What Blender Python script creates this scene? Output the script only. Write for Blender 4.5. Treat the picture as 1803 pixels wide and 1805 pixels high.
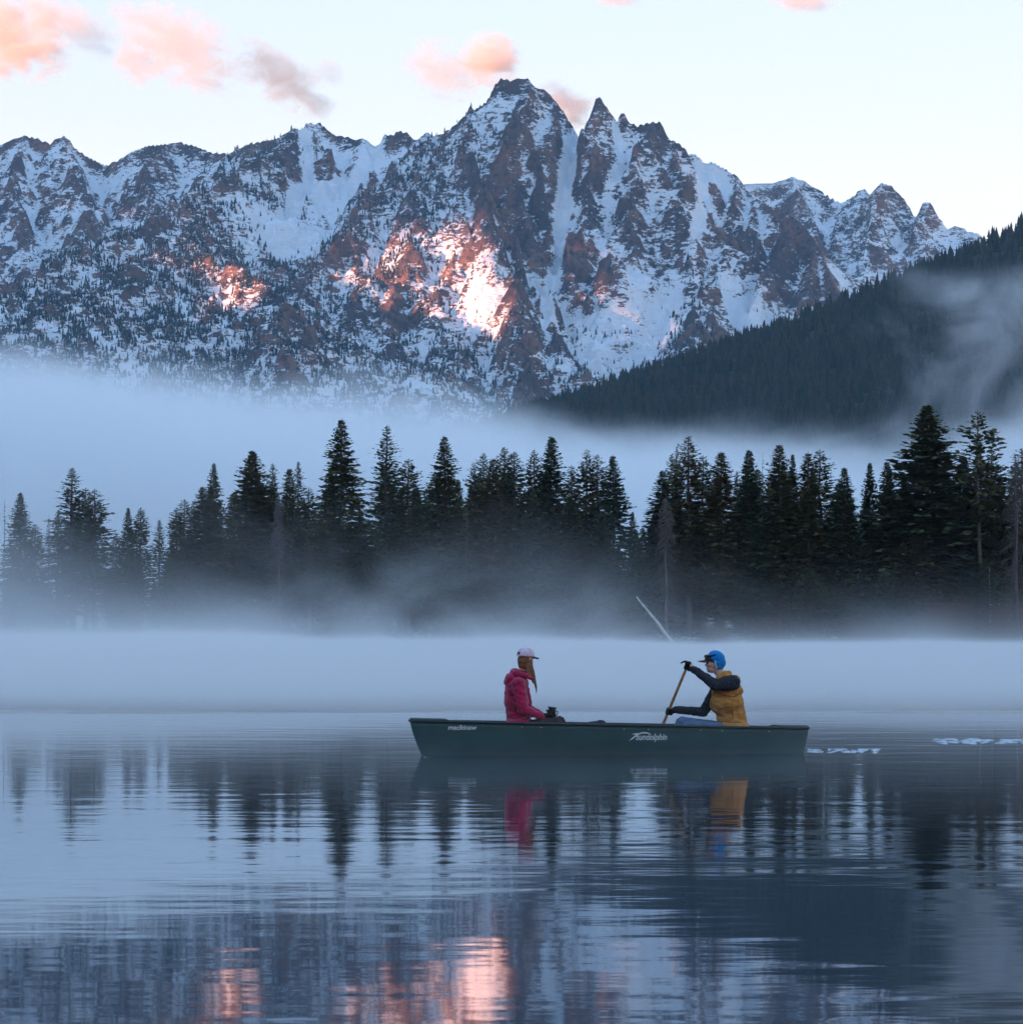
import bpy, bmesh, math, random
import numpy as np
from mathutils import Vector, Matrix, Euler

for o in list(bpy.data.objects):
    bpy.data.objects.remove(o, do_unlink=True)
sc = bpy.context.scene
COL = sc.collection
R = math.radians

# ------------------------------------------------------------------ camera
F_PX, CAM_H, PITCH = 6615.0, 1.374, math.atan((1128 - 902.5) / 6615.0)
cam_data = bpy.data.cameras.new('camera')
cam_data.sensor_fit = 'HORIZONTAL'
cam_data.sensor_width = 36.0
cam_data.lens = 36.0 * F_PX / 1803.0
cam_data.clip_start, cam_data.clip_end = 0.5, 60000
cam = bpy.data.objects.new('camera', cam_data)
COL.objects.link(cam)
cam.location = (0, 0, CAM_H)
cam.rotation_euler = (math.pi / 2 + PITCH, 0, 0)
sc.camera = cam

# ------------------------------------------------------------------ sky and sun
SUN_EL, SUN_AZ = R(7.5), R(-132.0)          # azimuth from +Y, clockwise positive
SUN = Vector((math.sin(SUN_AZ) * math.cos(SUN_EL), math.cos(SUN_AZ) * math.cos(SUN_EL), math.sin(SUN_EL)))
world = bpy.data.worlds.new('World')
sc.world = world
world.use_nodes = True
wt = world.node_tree
sky = wt.nodes.new('ShaderNodeTexSky')
sky.sky_type = 'NISHITA'
sky.sun_disc = False
sky.sun_elevation = SUN_EL
sky.sun_rotation = SUN_AZ % (2 * math.pi)
sky.altitude, sky.air_density, sky.dust_density, sky.ozone_density = 2000, 2.4, 0.3, 6.0
gam = wt.nodes.new('ShaderNodeGamma')
gam.inputs[1].default_value = 0.13
tint = wt.nodes.new('ShaderNodeMix')
tint.data_type, tint.blend_type = 'RGBA', 'MULTIPLY'
tint.inputs[0].default_value = 1.0
tint.inputs[7].default_value = (1.085, 1.024, 1.048, 1)
wt.links.new(sky.outputs[0], gam.inputs[0])
wt.links.new(gam.outputs[0], tint.inputs[6])
hsv = wt.nodes.new('ShaderNodeHueSaturation')
hsv.inputs['Saturation'].default_value = 3.6
wt.links.new(tint.outputs[2], hsv.inputs['Color'])
wt.links.new(hsv.outputs[0], wt.nodes['Background'].inputs[0])
wt.nodes['Background'].inputs[1].default_value = 0.15

sun_data = bpy.data.lights.new('sun', 'SUN')
sun_data.energy, sun_data.angle, sun_data.color = 2.0, R(0.5), (1.0, 0.43, 0.25)
sun = bpy.data.objects.new('sun', sun_data)
COL.objects.link(sun)
sun.rotation_euler = SUN.to_track_quat('Z', 'Y').to_euler()

vs = sc.view_settings
vs.view_transform, vs.look, vs.exposure, vs.gamma = 'Standard', 'None', 2.86, 1.0
vs.use_curve_mapping = False
cy = sc.cycles
cy.max_bounces, cy.diffuse_bounces, cy.glossy_bounces, cy.transmission_bounces = 16, 3, 3, 3
cy.volume_bounces, cy.transparent_max_bounces = 16, 8
cy.caustics_reflective = cy.caustics_refractive = False
cy.sample_clamp_indirect = 4.0
cy.use_denoising = True
cy.use_adaptive_sampling, cy.adaptive_threshold = True, 0.02
cy.volume_step_rate = 1.5

# ------------------------------------------------------------------ helpers
CP, SP = math.cos(PITCH), math.sin(PITCH)
def at(px, py, Y):
    """point of the place at depth Y along the sight line of a photo pixel"""
    dx, dy = (px - 901.5) / F_PX, (902.5 - py) / F_PX
    k = Y / (CP - dy * SP)
    return Vector((dx * k, Y, CAM_H + (SP + dy * CP) * k))

def tag(o, label=None, cat=None, group=None, kind=None):
    for k, v in (('label', label), ('category', cat), ('group', group), ('kind', kind)):
        if v:
            o[k] = v
    return o

def link(name, me, parent=None, loc=None):
    o = bpy.data.objects.new(name, me)
    COL.objects.link(o)
    if parent:
        o.parent = parent
    if loc is not None:
        o.location = loc
    return o

def mesh_np(name, V, faces, mat=None, smooth=True):
    """V (n,3) array, faces (m,k) int array, all of one size k"""
    V = np.asarray(V, np.float32)
    faces = np.asarray(faces, np.int32)
    me = bpy.data.meshes.new(name)
    n, (m, k) = len(V), faces.shape
    me.vertices.add(n)
    me.vertices.foreach_set('co', V.ravel())
    me.loops.add(m * k)
    me.loops.foreach_set('vertex_index', faces.ravel())
    me.polygons.add(m)
    me.polygons.foreach_set('loop_start', np.arange(0, m * k, k, dtype=np.int32))
    if smooth:
        me.polygons.foreach_set('use_smooth', np.ones(m, bool))
    me.update(calc_edges=True)
    if mat:
        me.materials.append(mat)
    return me

def attr(me, name, a):
    at_ = me.attributes.new(name, 'FLOAT', 'POINT')
    at_.data.foreach_set('value', np.asarray(a, np.float32).ravel())

# numpy gradient noise
_rng = np.random.default_rng(7)
_perm = _rng.permutation(512).astype(np.int64)
_ang = _rng.uniform(0, 2 * np.pi, 512)
_gx, _gy = np.cos(_ang), np.sin(_ang)
def gnoise(x, y, seed=0):
    x = np.asarray(x, float); y = np.asarray(y, float)
    xi, yi = np.floor(x).astype(np.int64), np.floor(y).astype(np.int64)
    xf, yf = x - xi, y - yi
    u, v = xf**3 * (xf * (xf * 6 - 15) + 10), yf**3 * (yf * (yf * 6 - 15) + 10)
    def g(i, j, fx, fy):
        h = _perm[(_perm[(i + seed * 37) & 511] + j + seed * 101) & 511]
        return _gx[h] * fx + _gy[h] * fy
    a, b = g(xi, yi, xf, yf), g(xi + 1, yi, xf - 1, yf)
    c, d = g(xi, yi + 1, xf, yf - 1), g(xi + 1, yi + 1, xf - 1, yf - 1)
    return ((a + (b - a) * u) * (1 - v) + (c + (d - c) * u) * v) * 1.5
def fbm(x, y, octs=4, seed=0, gain=0.5, lac=2.03):
    s, a, t = 0.0, 1.0, 0.0
    for i in range(octs):
        s = s + a * gnoise(x, y, seed + i); t += a
        x, y, a = x * lac, y * lac, a * gain
    return s / t
def ridged(x, y, octs=4, seed=0, gain=0.55, lac=2.07):
    s, a, t = 0.0, 1.0, 0.0
    for i in range(octs):
        s = s + a * (1 - 2 * np.abs(gnoise(x, y, seed + i))); t += a
        x, y, a = x * lac, y * lac, a * gain
    return s / t
def sstep(e0, e1, x):
    t = np.clip((x - e0) / (e1 - e0), 0, 1)
    return t * t * (3 - 2 * t)

# material helpers
class NT:
    def __init__(self, name):
        self.m = bpy.data.materials.new(name)
        self.m.use_nodes = True
        self.t = self.m.node_tree
        self.bsdf = self.t.nodes.get('Principled BSDF')
        self.out = self.t.nodes.get('Material Output')
    def n(self, kind, **kw):
        nd = self.t.nodes.new('ShaderNode' + kind)
        ins = kw.pop('ins', {})
        for k, v in kw.items():
            setattr(nd, k, v)
        for k, v in ins.items():
            self.put(nd.inputs[k], v)
        return nd
    def put(self, sock, v):
        if isinstance(v, bpy.types.NodeSocket):
            self.t.links.new(v, sock)
        elif isinstance(v, bpy.types.Node):
            self.t.links.new(v.outputs[0], sock)
        else:
            if sock.type == 'RGBA' and len(v) == 3:
                v = (*v, 1)
            sock.default_value = v
    def math(self, op, a, b=None, c=None, clamp=False):
        nd = self.n('Math', operation=op, use_clamp=clamp)
        for i, v in enumerate((a, b, c)):
            if v is not None:
                self.put(nd.inputs[i], v)
        return nd.outputs[0]
    def ramp(self, v, lo, hi, a=0.0, b=1.0, smooth=True):
        nd = self.n('MapRange', interpolation_type='SMOOTHSTEP' if smooth else 'LINEAR')
        for i, x in enumerate((v, lo, hi, a, b)):
            self.put(nd.inputs[i], x)
        return nd.outputs[0]
    def mix(self, f, a, b, blend='MIX'):
        nd = self.n('Mix', data_type='RGBA', blend_type=blend)
        self.put(nd.inputs[0], f); self.put(nd.inputs[6], a); self.put(nd.inputs[7], b)
        return nd.outputs[2]
    def noise(self, vec, scale, detail=4.0, rough=0.55, dist=0.0):
        nd = self.n('TexNoise', ins={'Scale': scale, 'Detail': detail, 'Roughness': rough, 'Distortion': dist})
        if vec is not None:
            self.put(nd.inputs['Vector'], vec)
        return nd.outputs['Fac']
    def mapping(self, vec, scale=(1, 1, 1), rot=(0, 0, 0), loc=(0, 0, 0)):
        nd = self.n('Mapping', ins={'Vector': vec, 'Scale': scale, 'Rotation': rot, 'Location': loc})
        return nd.outputs[0]
    def objco(self):
        return self.n('TexCoord').outputs['Object']
    def pos(self):
        return self.n('NewGeometry').outputs['Position']
    def bump(self, h, strength=0.5, dist=0.1):
        return self.n('Bump', ins={'Strength': strength, 'Distance': dist, 'Height': h}).outputs[0]

def simple_mat(name, col, rough=0.7, var=0.15, scale=8.0, bump=0.0, bscale=None, spec=0.3, rnd=0.0):
    k = NT(name)
    v = k.objco()
    f = k.noise(v, scale, 5)
    lo = tuple(c * (1 - var) for c in col); hi = tuple(min(1, c * (1 + var)) for c in col)
    c = k.mix(k.ramp(f, 0.3, 0.7), lo, hi)
    if rnd:
        r = k.n('ObjectInfo').outputs['Random']
        c = k.mix(k.ramp(r, 0, 1, 0, rnd, False), c, tuple(x * 0.35 for x in col))
    k.put(k.bsdf.inputs['Base Color'], c)
    k.bsdf.inputs['Roughness'].default_value = rough
    k.bsdf.inputs['Specular IOR Level'].default_value = spec
    if bump:
        k.put(k.bsdf.inputs['Normal'], k.bump(k.noise(v, bscale or scale * 4, 4), bump, 0.02))
    return k.m
# ------------------------------------------------------------------ mountains
def rock_snow(name, rock_a=(0.22, 0.125, 0.092), rock_b=(0.085, 0.066, 0.062), s=1.0):
    k = NT(name)
    p = k.pos()
    geo = k.n('NewGeometry')
    snow_at = k.n('Attribute', attribute_name='snow').outputs['Fac']
    # slanting ledges: fine strata that catch the snow
    led = k.noise(k.mapping(p, (0.035, 0.035, 0.11), (R(20), R(24), 0)), 1.0 * s, 6, 0.62, 0.4)
    led2 = k.noise(k.mapping(p, (0.10, 0.10, 0.22), (R(-14), R(-30), 0)), 1.0 * s, 5, 0.6, 0.3)
    fine = k.noise(p, 0.35 * s, 4, 0.6)
    amp = k.ramp(k.noise(p, 0.007 * s, 3), 0.35, 0.65, 0.45, 1.35, False)     # some faces are broken, others smooth
    s1 = k.math('MULTIPLY_ADD', k.math('MULTIPLY', k.math('SUBTRACT', led, 0.5), amp), 2.0, snow_at)
    s2 = k.math('MULTIPLY_ADD', k.math('MULTIPLY', k.math('SUBTRACT', led2, 0.5), amp), 1.7, s1)
    s3 = k.math('MULTIPLY_ADD', k.math('SUBTRACT', fine, 0.5), 1.0, s2)
    mask = k.ramp(s3, 0.41, 0.60)
    rc = k.noise(k.mapping(p, (0.012, 0.012, 0.005)), 1.0 * s, 6, 0.6, 0.6)
    rock = k.mix(k.ramp(rc, 0.38, 0.62), rock_b, rock_a)
    rock = k.mix(k.ramp(k.noise(p, 0.08 * s, 5), 0.4, 0.7), rock, (0.05, 0.043, 0.046))
    snowc = k.mix(fine, (0.74, 0.77, 0.82), (0.86, 0.88, 0.90))
    k.put(k.bsdf.inputs['Base Color'], k.mix(mask, rock, snowc))
    k.bsdf.inputs['Roughness'].default_value = 0.85
    k.bsdf.inputs['Specular IOR Level'].default_value = 0.15
    h = k.math('ADD', k.math('MULTIPLY', led, 1.0), k.math('MULTIPLY', led2, 0.6))
    k.put(k.bsdf.inputs['Normal'], k.bump(h, 0.9, 7.0))
    return k.m

def poly3(pts):
    return np.array([tuple(at(*p)) for p in pts])

def ridge_field(X, Y, ridges, base=120.0):
    """height of the ground under a set of crest lines, distance to nearest crest, arc coordinate"""
    H = np.full(X.shape, base); D = np.full(X.shape, 1e9); T = np.zeros(X.shape)
    for n, (pts, slope, conc) in enumerate(ridges):
        acc = 0.0
        for a, b in zip(pts[:-1], pts[1:]):
            ab = b[:2] - a[:2]
            L2 = (ab ** 2).sum(); L = math.sqrt(L2)
            t = np.clip(((X - a[0]) * ab[0] + (Y - a[1]) * ab[1]) / L2, 0, 1)
            d = np.hypot(X - a[0] - t * ab[0], Y - a[1] - t * ab[1])
            z = a[2] + t * (b[2] - a[2]) - slope * d * (1 + conc * np.exp(-d / 90) + 4 * conc * np.exp(-d / 22)) / (1 + d / 2600)
            up = z > H
            H = np.where(up, z, H)
            D = np.minimum(D, d)
            T = np.where(up, acc + t * L + n * 5000, T)
            acc += L
    return H, D, T

CREST = [(-160, 255, 8500), (-60, 262, 8500), (0, 252, 8500), (25, 240, 8500), (42, 236, 8500), (62, 242, 8480), (88, 252, 8450), (97, 241, 8450), (112, 237, 8450), (122, 244, 8440),
         (130, 258, 8440), (150, 270, 8420), (186, 291, 8400), (215, 278, 8350), (232, 266, 8300), (262, 255, 8280), (300, 251, 8250), (318, 249, 8250),
         (345, 257, 8200), (372, 268, 8150), (402, 269, 8100), (440, 252, 8000), (470, 246, 7950), (495, 238, 7900), (512, 226, 7880), (523, 223, 7870), (531, 232, 7860),
         (540, 214, 7850), (549, 218, 7850), (562, 213, 7850), (575, 225, 7840), (592, 236, 7820), (618, 241, 7780), (640, 245, 7750),
         (665, 245, 7720), (678, 233, 7700), (690, 236, 7690), (703, 228, 7680), (716, 232, 7670), (735, 246, 7650), (752, 232, 7640), (765, 240, 7620),
         (780, 234, 7600), (800, 220, 7570), (822, 200, 7540), (829, 181, 7530), (836, 192, 7530), (855, 178, 7520), (864, 165, 7515), (872, 148, 7510), (884, 136, 7505),
         (899, 139, 7500), (912, 133, 7500), (928, 135, 7500), (944, 150, 7500), (958, 152, 7500), (968, 160, 7500), (978, 172, 7500), (992, 190, 7500), (1003, 210, 7510), (1014, 213, 7510),
         (1034, 212, 7500), (1043, 204, 7495), (1050, 174, 7490), (1058, 171, 7490), (1063, 186, 7490), (1069, 188, 7490), (1076, 205, 7480), (1088, 212, 7480), (1092, 200, 7475), (1100, 199, 7475), (1106, 212, 7475),
         (1122, 221, 7470), (1136, 216, 7465), (1150, 213, 7460), (1165, 213, 7455), (1172, 230, 7450), (1183, 246, 7450), (1197, 249, 7445), (1210, 262, 7440), (1214, 282, 7440)]
CREST2 = [(1190, 275, 7600), (1222, 269, 7600), (1250, 280, 7580), (1285, 300, 7560), (1300, 312, 7540), (1312, 330, 7500), (1330, 345, 7450), (1365, 366, 7350),
          (1371, 360, 7340), (1376, 375, 7330), (1395, 379, 7300), (1412, 392, 7260), (1440, 428, 7200), (1470, 500, 7050), (1500, 560, 6950), (1540, 620, 6800), (1560, 700, 6600)]
FAR = [(1240, 330, 9400), (1305, 325, 9400), (1330, 323, 9400), (1362, 322, 9400), (1385, 315, 9400), (1397, 310, 9400), (1409, 317, 9400), (1415, 316, 9400), (1428, 326, 9400), (1450, 338, 9400),
       (1478, 354, 9380), (1490, 350, 9380), (1503, 345, 9370), (1516, 331, 9360), (1523, 330, 9360), (1530, 342, 9350), (1545, 325, 9350), (1553, 318, 9350), (1566, 320, 9350), (1578, 331, 9340), (1592, 346, 9330), (1605, 368, 9320), (1617, 388, 9310),
       (1622, 380, 9300), (1627, 352, 9300), (1640, 352, 9300), (1648, 368, 9300), (1658, 385, 9300), (1668, 402, 9290), (1680, 397, 9280), (1700, 402, 9280), (1720, 408, 9270), (1742, 420, 9250), (1790, 440, 9200), (1900, 470, 9100)]
RIBS = [
    # the arete between the lit and the shaded face
    ([(829, 181, 7530), (830, 240, 7400), (833, 300, 7250), (836, 345, 7110), (842, 392, 6980), (868, 440, 6850), (893, 480, 6760), (912, 530, 6660), (921, 600, 6540), (935, 690, 6390), (950, 760, 6260)], 1.7, 0.15),
    # tree-lined rib bounding the snow bowl
    ([(765, 240, 7620), (705, 300, 7430), (650, 355, 7280), (600, 405, 7140), (560, 452, 7020), (535, 500, 6900), (520, 560, 6760)], 1.0, 0.1),
    # rib running down to the forest
    ([(549, 215, 7850), (510, 243, 7720), (470, 283, 7560), (420, 312, 7400), (335, 356, 7150), (270, 388, 6960), (235, 402, 6880), (120, 456, 6700), (0, 517, 6520), (-140, 590, 6300)], 0.85, 0.1),
    # rounded wooded shoulder
    ([(335, 400, 6900), (330, 473, 6500), (390, 471, 6410), (435, 484, 6330), (472, 514, 6250), (490, 580, 6120), (497, 660, 5980)], 1.0, 0.0),
    ([(330, 452, 6560), (230, 470, 6450), (150, 520, 6300), (60, 600, 6100)], 0.60, 0.0),
    # small buttresses under the left skyline
    ([(549, 215, 7850), (562, 260, 7740), (590, 305, 7640), (600, 325, 7600)], 1.5, 0.2),
    ([(640, 245, 7750), (668, 300, 7610), (690, 340, 7500)], 1.15, 0.1),
    ([(300, 251, 8250), (255, 310, 8040), (262, 360, 7900), (275, 420, 7700)], 1.2, 0.1),
    ([(112, 237, 8450), (135, 320, 8150), (145, 370, 7980), (150, 425, 7800)], 1.2, 0.1),
    ([(42, 236, 8500), (30, 330, 8150), (35, 400, 7900), (40, 470, 7600)], 1.1, 0.1),
    ([(400, 269, 8100), (395, 330, 7900), (420, 400, 7650)], 1.0, 0.1),
    # flutes of the lit face
    ([(752, 235, 7640), (745, 330, 7350), (725, 420, 7080), (690, 510, 6830), (660, 600, 6600), (640, 690, 6380)], 0.92, 0.1),
    ([(790, 300, 7380), (795, 400, 7110), (790, 500, 6860), (800, 600, 6620)], 0.88, 0.1),
    ([(640, 470, 6950), (615, 540, 6750), (600, 600, 6600)], 0.85, 0.1),
    # shaded face, right of the arete
    ([(930, 135, 7500), (905, 230, 7330), (905, 310, 7240), (915, 400, 7110), (940, 500, 6960), (985, 620, 6700)], 1.35, 0.15),
    ([(975, 172, 7500), (965, 280, 7300), (960, 360, 7170), (962, 430, 7070)], 1.4, 0.15),
    ([(1058, 171, 7490), (1045, 260, 7330), (1020, 350, 7190), (1008, 440, 7050), (1030, 540, 6890)], 1.3, 0.15),
    ([(1150, 213, 7460), (1125, 310, 7260), (1110, 400, 7100), (1090, 490, 6950), (1060, 520, 6880)], 1.25, 0.1),
    ([(1183, 246, 7450), (1200, 340, 7250), (1205, 430, 7090), (1225, 500, 6960)], 1.25, 0.1),
    ([(1300, 312, 7540), (1290, 400, 7240), (1275, 470, 7060), (1250, 530, 6900), (1275, 600, 6720), (1300, 700, 6480)], 1.3, 0.1),
    ([(1395, 379, 7300), (1370, 450, 7130), (1345, 520, 6960), (1335, 560, 6870)], 1.45, 0.15),
    ([(1330, 345, 7450), (1325, 420, 7230), (1300, 500, 7020)], 1.4, 0.1),
    ([(1440, 428, 7200), (1420, 520, 7000), (1400, 590, 6820), (1370, 660, 6620)], 1.35, 0.1),
    ([(1250, 530, 6900), (1205, 600, 6700), (1180, 680, 6480), (1170, 760, 6300)], 0.9, 0.0),
    ([(985, 620, 6650), (1060, 700, 6450), (1100, 760, 6300)], 0.9, 0.0),
]
GULLIES = [  # (points in the photo, half width m, depth m, snow)
    ([(1022, 216), (1012, 250), (1003, 295), (992, 345), (985, 400), (980, 450), (975, 500)], 14, 30, 1.0),
    ([(535, 235), (541, 280), (543, 315), (520, 350), (495, 385)], 13, 22, 1.0),
    ([(660, 250), (648, 290), (610, 320), (570, 360)], 22, 16, 1.0),
    ([(1085, 225), (1095, 300), (1070, 350)], 8, 9, 0.5),
    ([(945, 500), (970, 560), (1040, 620), (1110, 690)], 9, 10, 0.9),
    ([(1240, 290), (1235, 380), (1215, 440)], 10, 12, 0.7),
    ([(1300, 560), (1350, 600), (1380, 620)], 18, 14, 1.0),
]

def grid_mesh(name, xs, ys, H, mat):
    ny, nx = H.shape
    X, Y = np.meshgrid(xs, ys)
    V = np.stack([X.ravel(), Y.ravel(), H.ravel()], 1)
    i = np.arange(ny * nx).reshape(ny, nx)
    F = np.stack([i[:-1, :-1], i[:-1, 1:], i[1:, 1:], i[1:, :-1]], -1).reshape(-1, 4)
    return mesh_np(name, V, F, mat)

class Terrain:
    def __init__(self, x0, x1, y0, y1, step):
        self.xs = np.arange(x0, x1, step); self.ys = np.arange(y0, y1, step)
        self.x0, self.y0, self.step = x0, y0, step
        self.X, self.Y = np.meshgrid(self.xs, self.ys)
    def z(self, x, y):
        fx = np.clip((np.asarray(x) - self.x0) / self.step, 0, len(self.xs) - 1.001)
        fy = np.clip((np.asarray(y) - self.y0) / self.step, 0, len(self.ys) - 1.001)
        i, j = fx.astype(int), fy.astype(int)
        u, v = fx - i, fy - j
        H = self.H
        return (H[j, i] * (1 - u) + H[j, i + 1] * u) * (1 - v) + (H[j + 1, i] * (1 - u) + H[j + 1, i + 1] * u) * v
    def hit(self, px, py):
        """first ground point along a photo sight line"""
        Ys = np.arange(self.ys[0], self.ys[-1], 4.0)
        d = at(px, py, 1.0) - Vector((0, 0, CAM_H))
        zz = CAM_H + d.z * Ys
        g = self.z(d.x * Ys, Ys)
        k = np.argmax(g > zz)
        return np.array((d.x * Ys[k], Ys[k], zz[k]))
    def normals(self):
        gy, gx = np.gradient(self.H, self.step)
        n = np.sqrt(gx**2 + gy**2 + 1)
        return -gx / n, -gy / n, 1 / n

def seg_dist(X, Y, pts):
    D = np.full(X.shape, 1e9)
    for a, b in zip(pts[:-1], pts[1:]):
        ab = b[:2] - a[:2]
        t = np.clip(((X - a[0]) * ab[0] + (Y - a[1]) * ab[1]) / max((ab**2).sum(), 1e-6), 0, 1)
        D = np.minimum(D, np.hypot(X - a[0] - t * ab[0], Y - a[1] - t * ab[1]))
    return D

def rugged(T, ridges, seed, amp=1.0, base=120.0):
    X, Y = T.X, T.Y
    crest_only = [r for r in ridges if len(r) > 3]
    _, D0, _ = ridge_field(X, Y, [r[:3] for r in crest_only], base)
    w = np.clip(D0 / 130, 0.0, 1)
    wx = 60 * fbm(X / 190, Y / 190, 3, seed) + 30 * fbm(X / 60, Y / 60, 3, seed + 9)
    wy = 60 * fbm(X / 190, Y / 190, 3, seed + 20) + 30 * fbm(X / 60, Y / 60, 3, seed + 29)
    H, D, T1 = ridge_field(X + wx * w, Y + wy * w, [r[:3] for r in ridges], base)
    wd = np.clip(D0 / 60, 0.12, 1)
    H = H + amp * wd * (22 * ridged(X / 170, Y / 170, 2, seed + 40) + 19 * ridged(X / 75 + 0.01 * wx, Y / 75, 3, seed + 50)
                        + 9.5 * ridged(X / 27, Y / 27, 3, seed + 60) - 21.0)
    # blocky steps that make ledges
    q = H / 17 + 0.9 * fbm(X / 45, Y / 45, 3, seed + 70)
    fr = q - np.floor(q)
    H = H + amp * wd * 6.0 * (sstep(0.15, 0.85, fr) - fr)
    H = H + amp * np.clip(D0 / 40, 0.35, 1) * 2.2 * fbm(X / 9, Y / 9, 2, seed + 80)
    return H, D0

mat_mtn = rock_snow('granite_and_snow')
MT = Terrain(-1450, 1150, 5750, 8720, 3.8)
ridges = [(poly3(CREST), 1.25, 0.35, 1), (poly3(CREST2), 1.25, 0.25, 1)] + [(poly3(p), s, c) for p, s, c in RIBS]
MT.H, mt_d = rugged(MT, ridges, 3)
# gullies are cut into the ground they lie on
snow_add = np.zeros(MT.H.shape)
for pts, hw, dep, sn in GULLIES:
    g = np.array([MT.hit(*p) for p in pts])
    d = seg_dist(MT.X, MT.Y, g)
    cut = np.exp(-(d / hw) ** 2)
    MT.H -= dep * cut
    snow_add += sn * 0.9 * np.exp(-(d / (hw * 1.15)) ** 4)
nx_, ny_, nz_ = MT.normals()
# snow lies where the ground is gentle or hollow
def blur(A, n):
    for _ in range(n):
        A = (A + np.roll(A, 1, 0) + np.roll(A, -1, 0) + np.roll(A, 1, 1) + np.roll(A, -1, 1)) / 5
    return A
hollow = np.clip((blur(MT.H, 12) - MT.H) / 6, -1, 1)
hollow2 = np.clip((blur(MT.H, 60) - MT.H) / 14, -1, 1)
snow = 0.60 + 1.25 * (blur(nz_, 1) - 0.58) + 0.16 * hollow + 0.12 * hollow2 + 0.35 * fbm(MT.X / 120, MT.Y / 120, 3, 90)
PATCH = [  # snowfields and bare walls seen in the photograph: pixel, radius m, amount
    (520, 400, 75, 0.6), (480, 420, 60, 0.5), (560, 370, 50, 0.5), (1100, 570, 90, 0.5), (1160, 560, 70, 0.5), (1050, 610, 60, 0.3),
    (1300, 540, 50, 0.5), (1350, 590, 60, 0.5), (870, 500, 55, 0.22), (880, 450, 40, 0.2), (850, 545, 55, 0.12), (60, 470, 70, 0.4), (200, 330, 60, 0.3), (1245, 300, 60, 0.5),
    (915, 370, 60, -0.45), (935, 420, 60, -0.45), (890, 330, 45, -0.35), (1000, 440, 40, -0.35), (1040, 500, 45, -0.35), (1180, 470, 60, -0.3),
    (1310, 440, 50, -0.35), (1280, 620, 60, -0.45), (1395, 395, 35, -0.6), (1420, 470, 60, -0.5), (1450, 520, 60, -0.4), (1380, 520, 50, -0.35), (1480, 560, 50, -0.35),
    (1160, 235, 35, -0.5), (575, 290, 40, -0.4), (510, 290, 35, -0.4), (830, 290, 30, -0.45), (838, 400, 35, -0.5), (690, 480, 55, -0.4), (640, 540, 50, -0.4), (720, 570, 40, -0.35), (150, 390, 40, -0.4), (215, 375, 40, -0.35),
]
for px, py, rad, s in PATCH:
    h = MT.hit(px, py)
    snow_add += s * np.exp(-((MT.X - h[0]) ** 2 + (MT.Y - h[1]) ** 2) / rad ** 2)
snow = np.clip(snow + snow_add, 0, 1.3)
me = grid_mesh('mountain', MT.xs, MT.ys, MT.H, mat_mtn)
attr(me, 'snow', snow)
mountain = tag(link('mountain', me), 'snow-dusted granite massif with a sharp summit behind the fog', kind='structure')

FT = Terrain(380, 1500, 8650, 9900, 6.0)
far_ribs = [([(1553, 318, 9350), (1540, 400, 9100), (1520, 480, 8900), (1500, 560, 8700)], 1.4, 0.1), ([(1397, 310, 9400), (1420, 400, 9150), (1450, 470, 8950), (1470, 540, 8750)], 1.3, 0.1),
            ([(1632, 352, 9300), (1625, 430, 9100), (1600, 500, 8900)], 1.5, 0.1), ([(1478, 354, 9380), (1490, 430, 9150), (1500, 500, 8950)], 1.2, 0.1), ([(1720, 408, 9270), (1690, 470, 9050), (1660, 540, 8850)], 1.2, 0.1)]
FT.H, _ = rugged(FT, [(poly3(FAR), 1.35, 0.3, 1)] + [(poly3(p), s, c) for p, s, c in far_ribs], 33, 1.0)
_, _, nzf = FT.normals()
me = grid_mesh('mountain_range', FT.xs, FT.ys, FT.H, mat_mtn)
attr(me, 'snow', np.clip(0.54 + 1.3 * (blur(nzf, 1) - 0.56) + 0.35 * fbm(FT.X / 130, FT.Y / 130, 3, 95), 0, 1.3))
tag(link('mountain_range', me), 'jagged snowy range with a lone rock tooth beyond the dark hill', kind='structure')

# forested hill on the right
HILL = [(930, 1010, 4750), (1040, 890, 4720), (1120, 800, 4700), (1200, 742, 4650), (1300, 690, 4600), (1340, 668, 4600), (1400, 640, 4580), (1500, 585, 4550), (1600, 522, 4530), (1700, 462, 4500), (1760, 425, 4500), (1803, 408, 4500), (1900, 370, 4500), (2100, 320, 4500)]
HT = Terrain(-250, 1150, 3300, 5000, 9.0)
HT.H, _, _ = ridge_field(HT.X, HT.Y, [(poly3(HILL), 0.50, 0.0)], 10.0)
HT.H = HT.H + 14 * ridged(HT.X / 260, HT.Y / 260, 3, 5) * np.clip((HT.H - 20) / 100, 0, 1) + 3 * fbm(HT.X / 40, HT.Y / 40, 3, 6)
mat_floor = simple_mat('forest_floor', (0.05, 0.05, 0.035), 0.95, 0.4, 0.05, spec=0.05)
tag(link('forested_hill', grid_mesh('forested_hill', HT.xs, HT.ys, HT.H, mat_floor)), 'dark wooded hill sloping down behind the shore trees', kind='structure')

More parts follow.
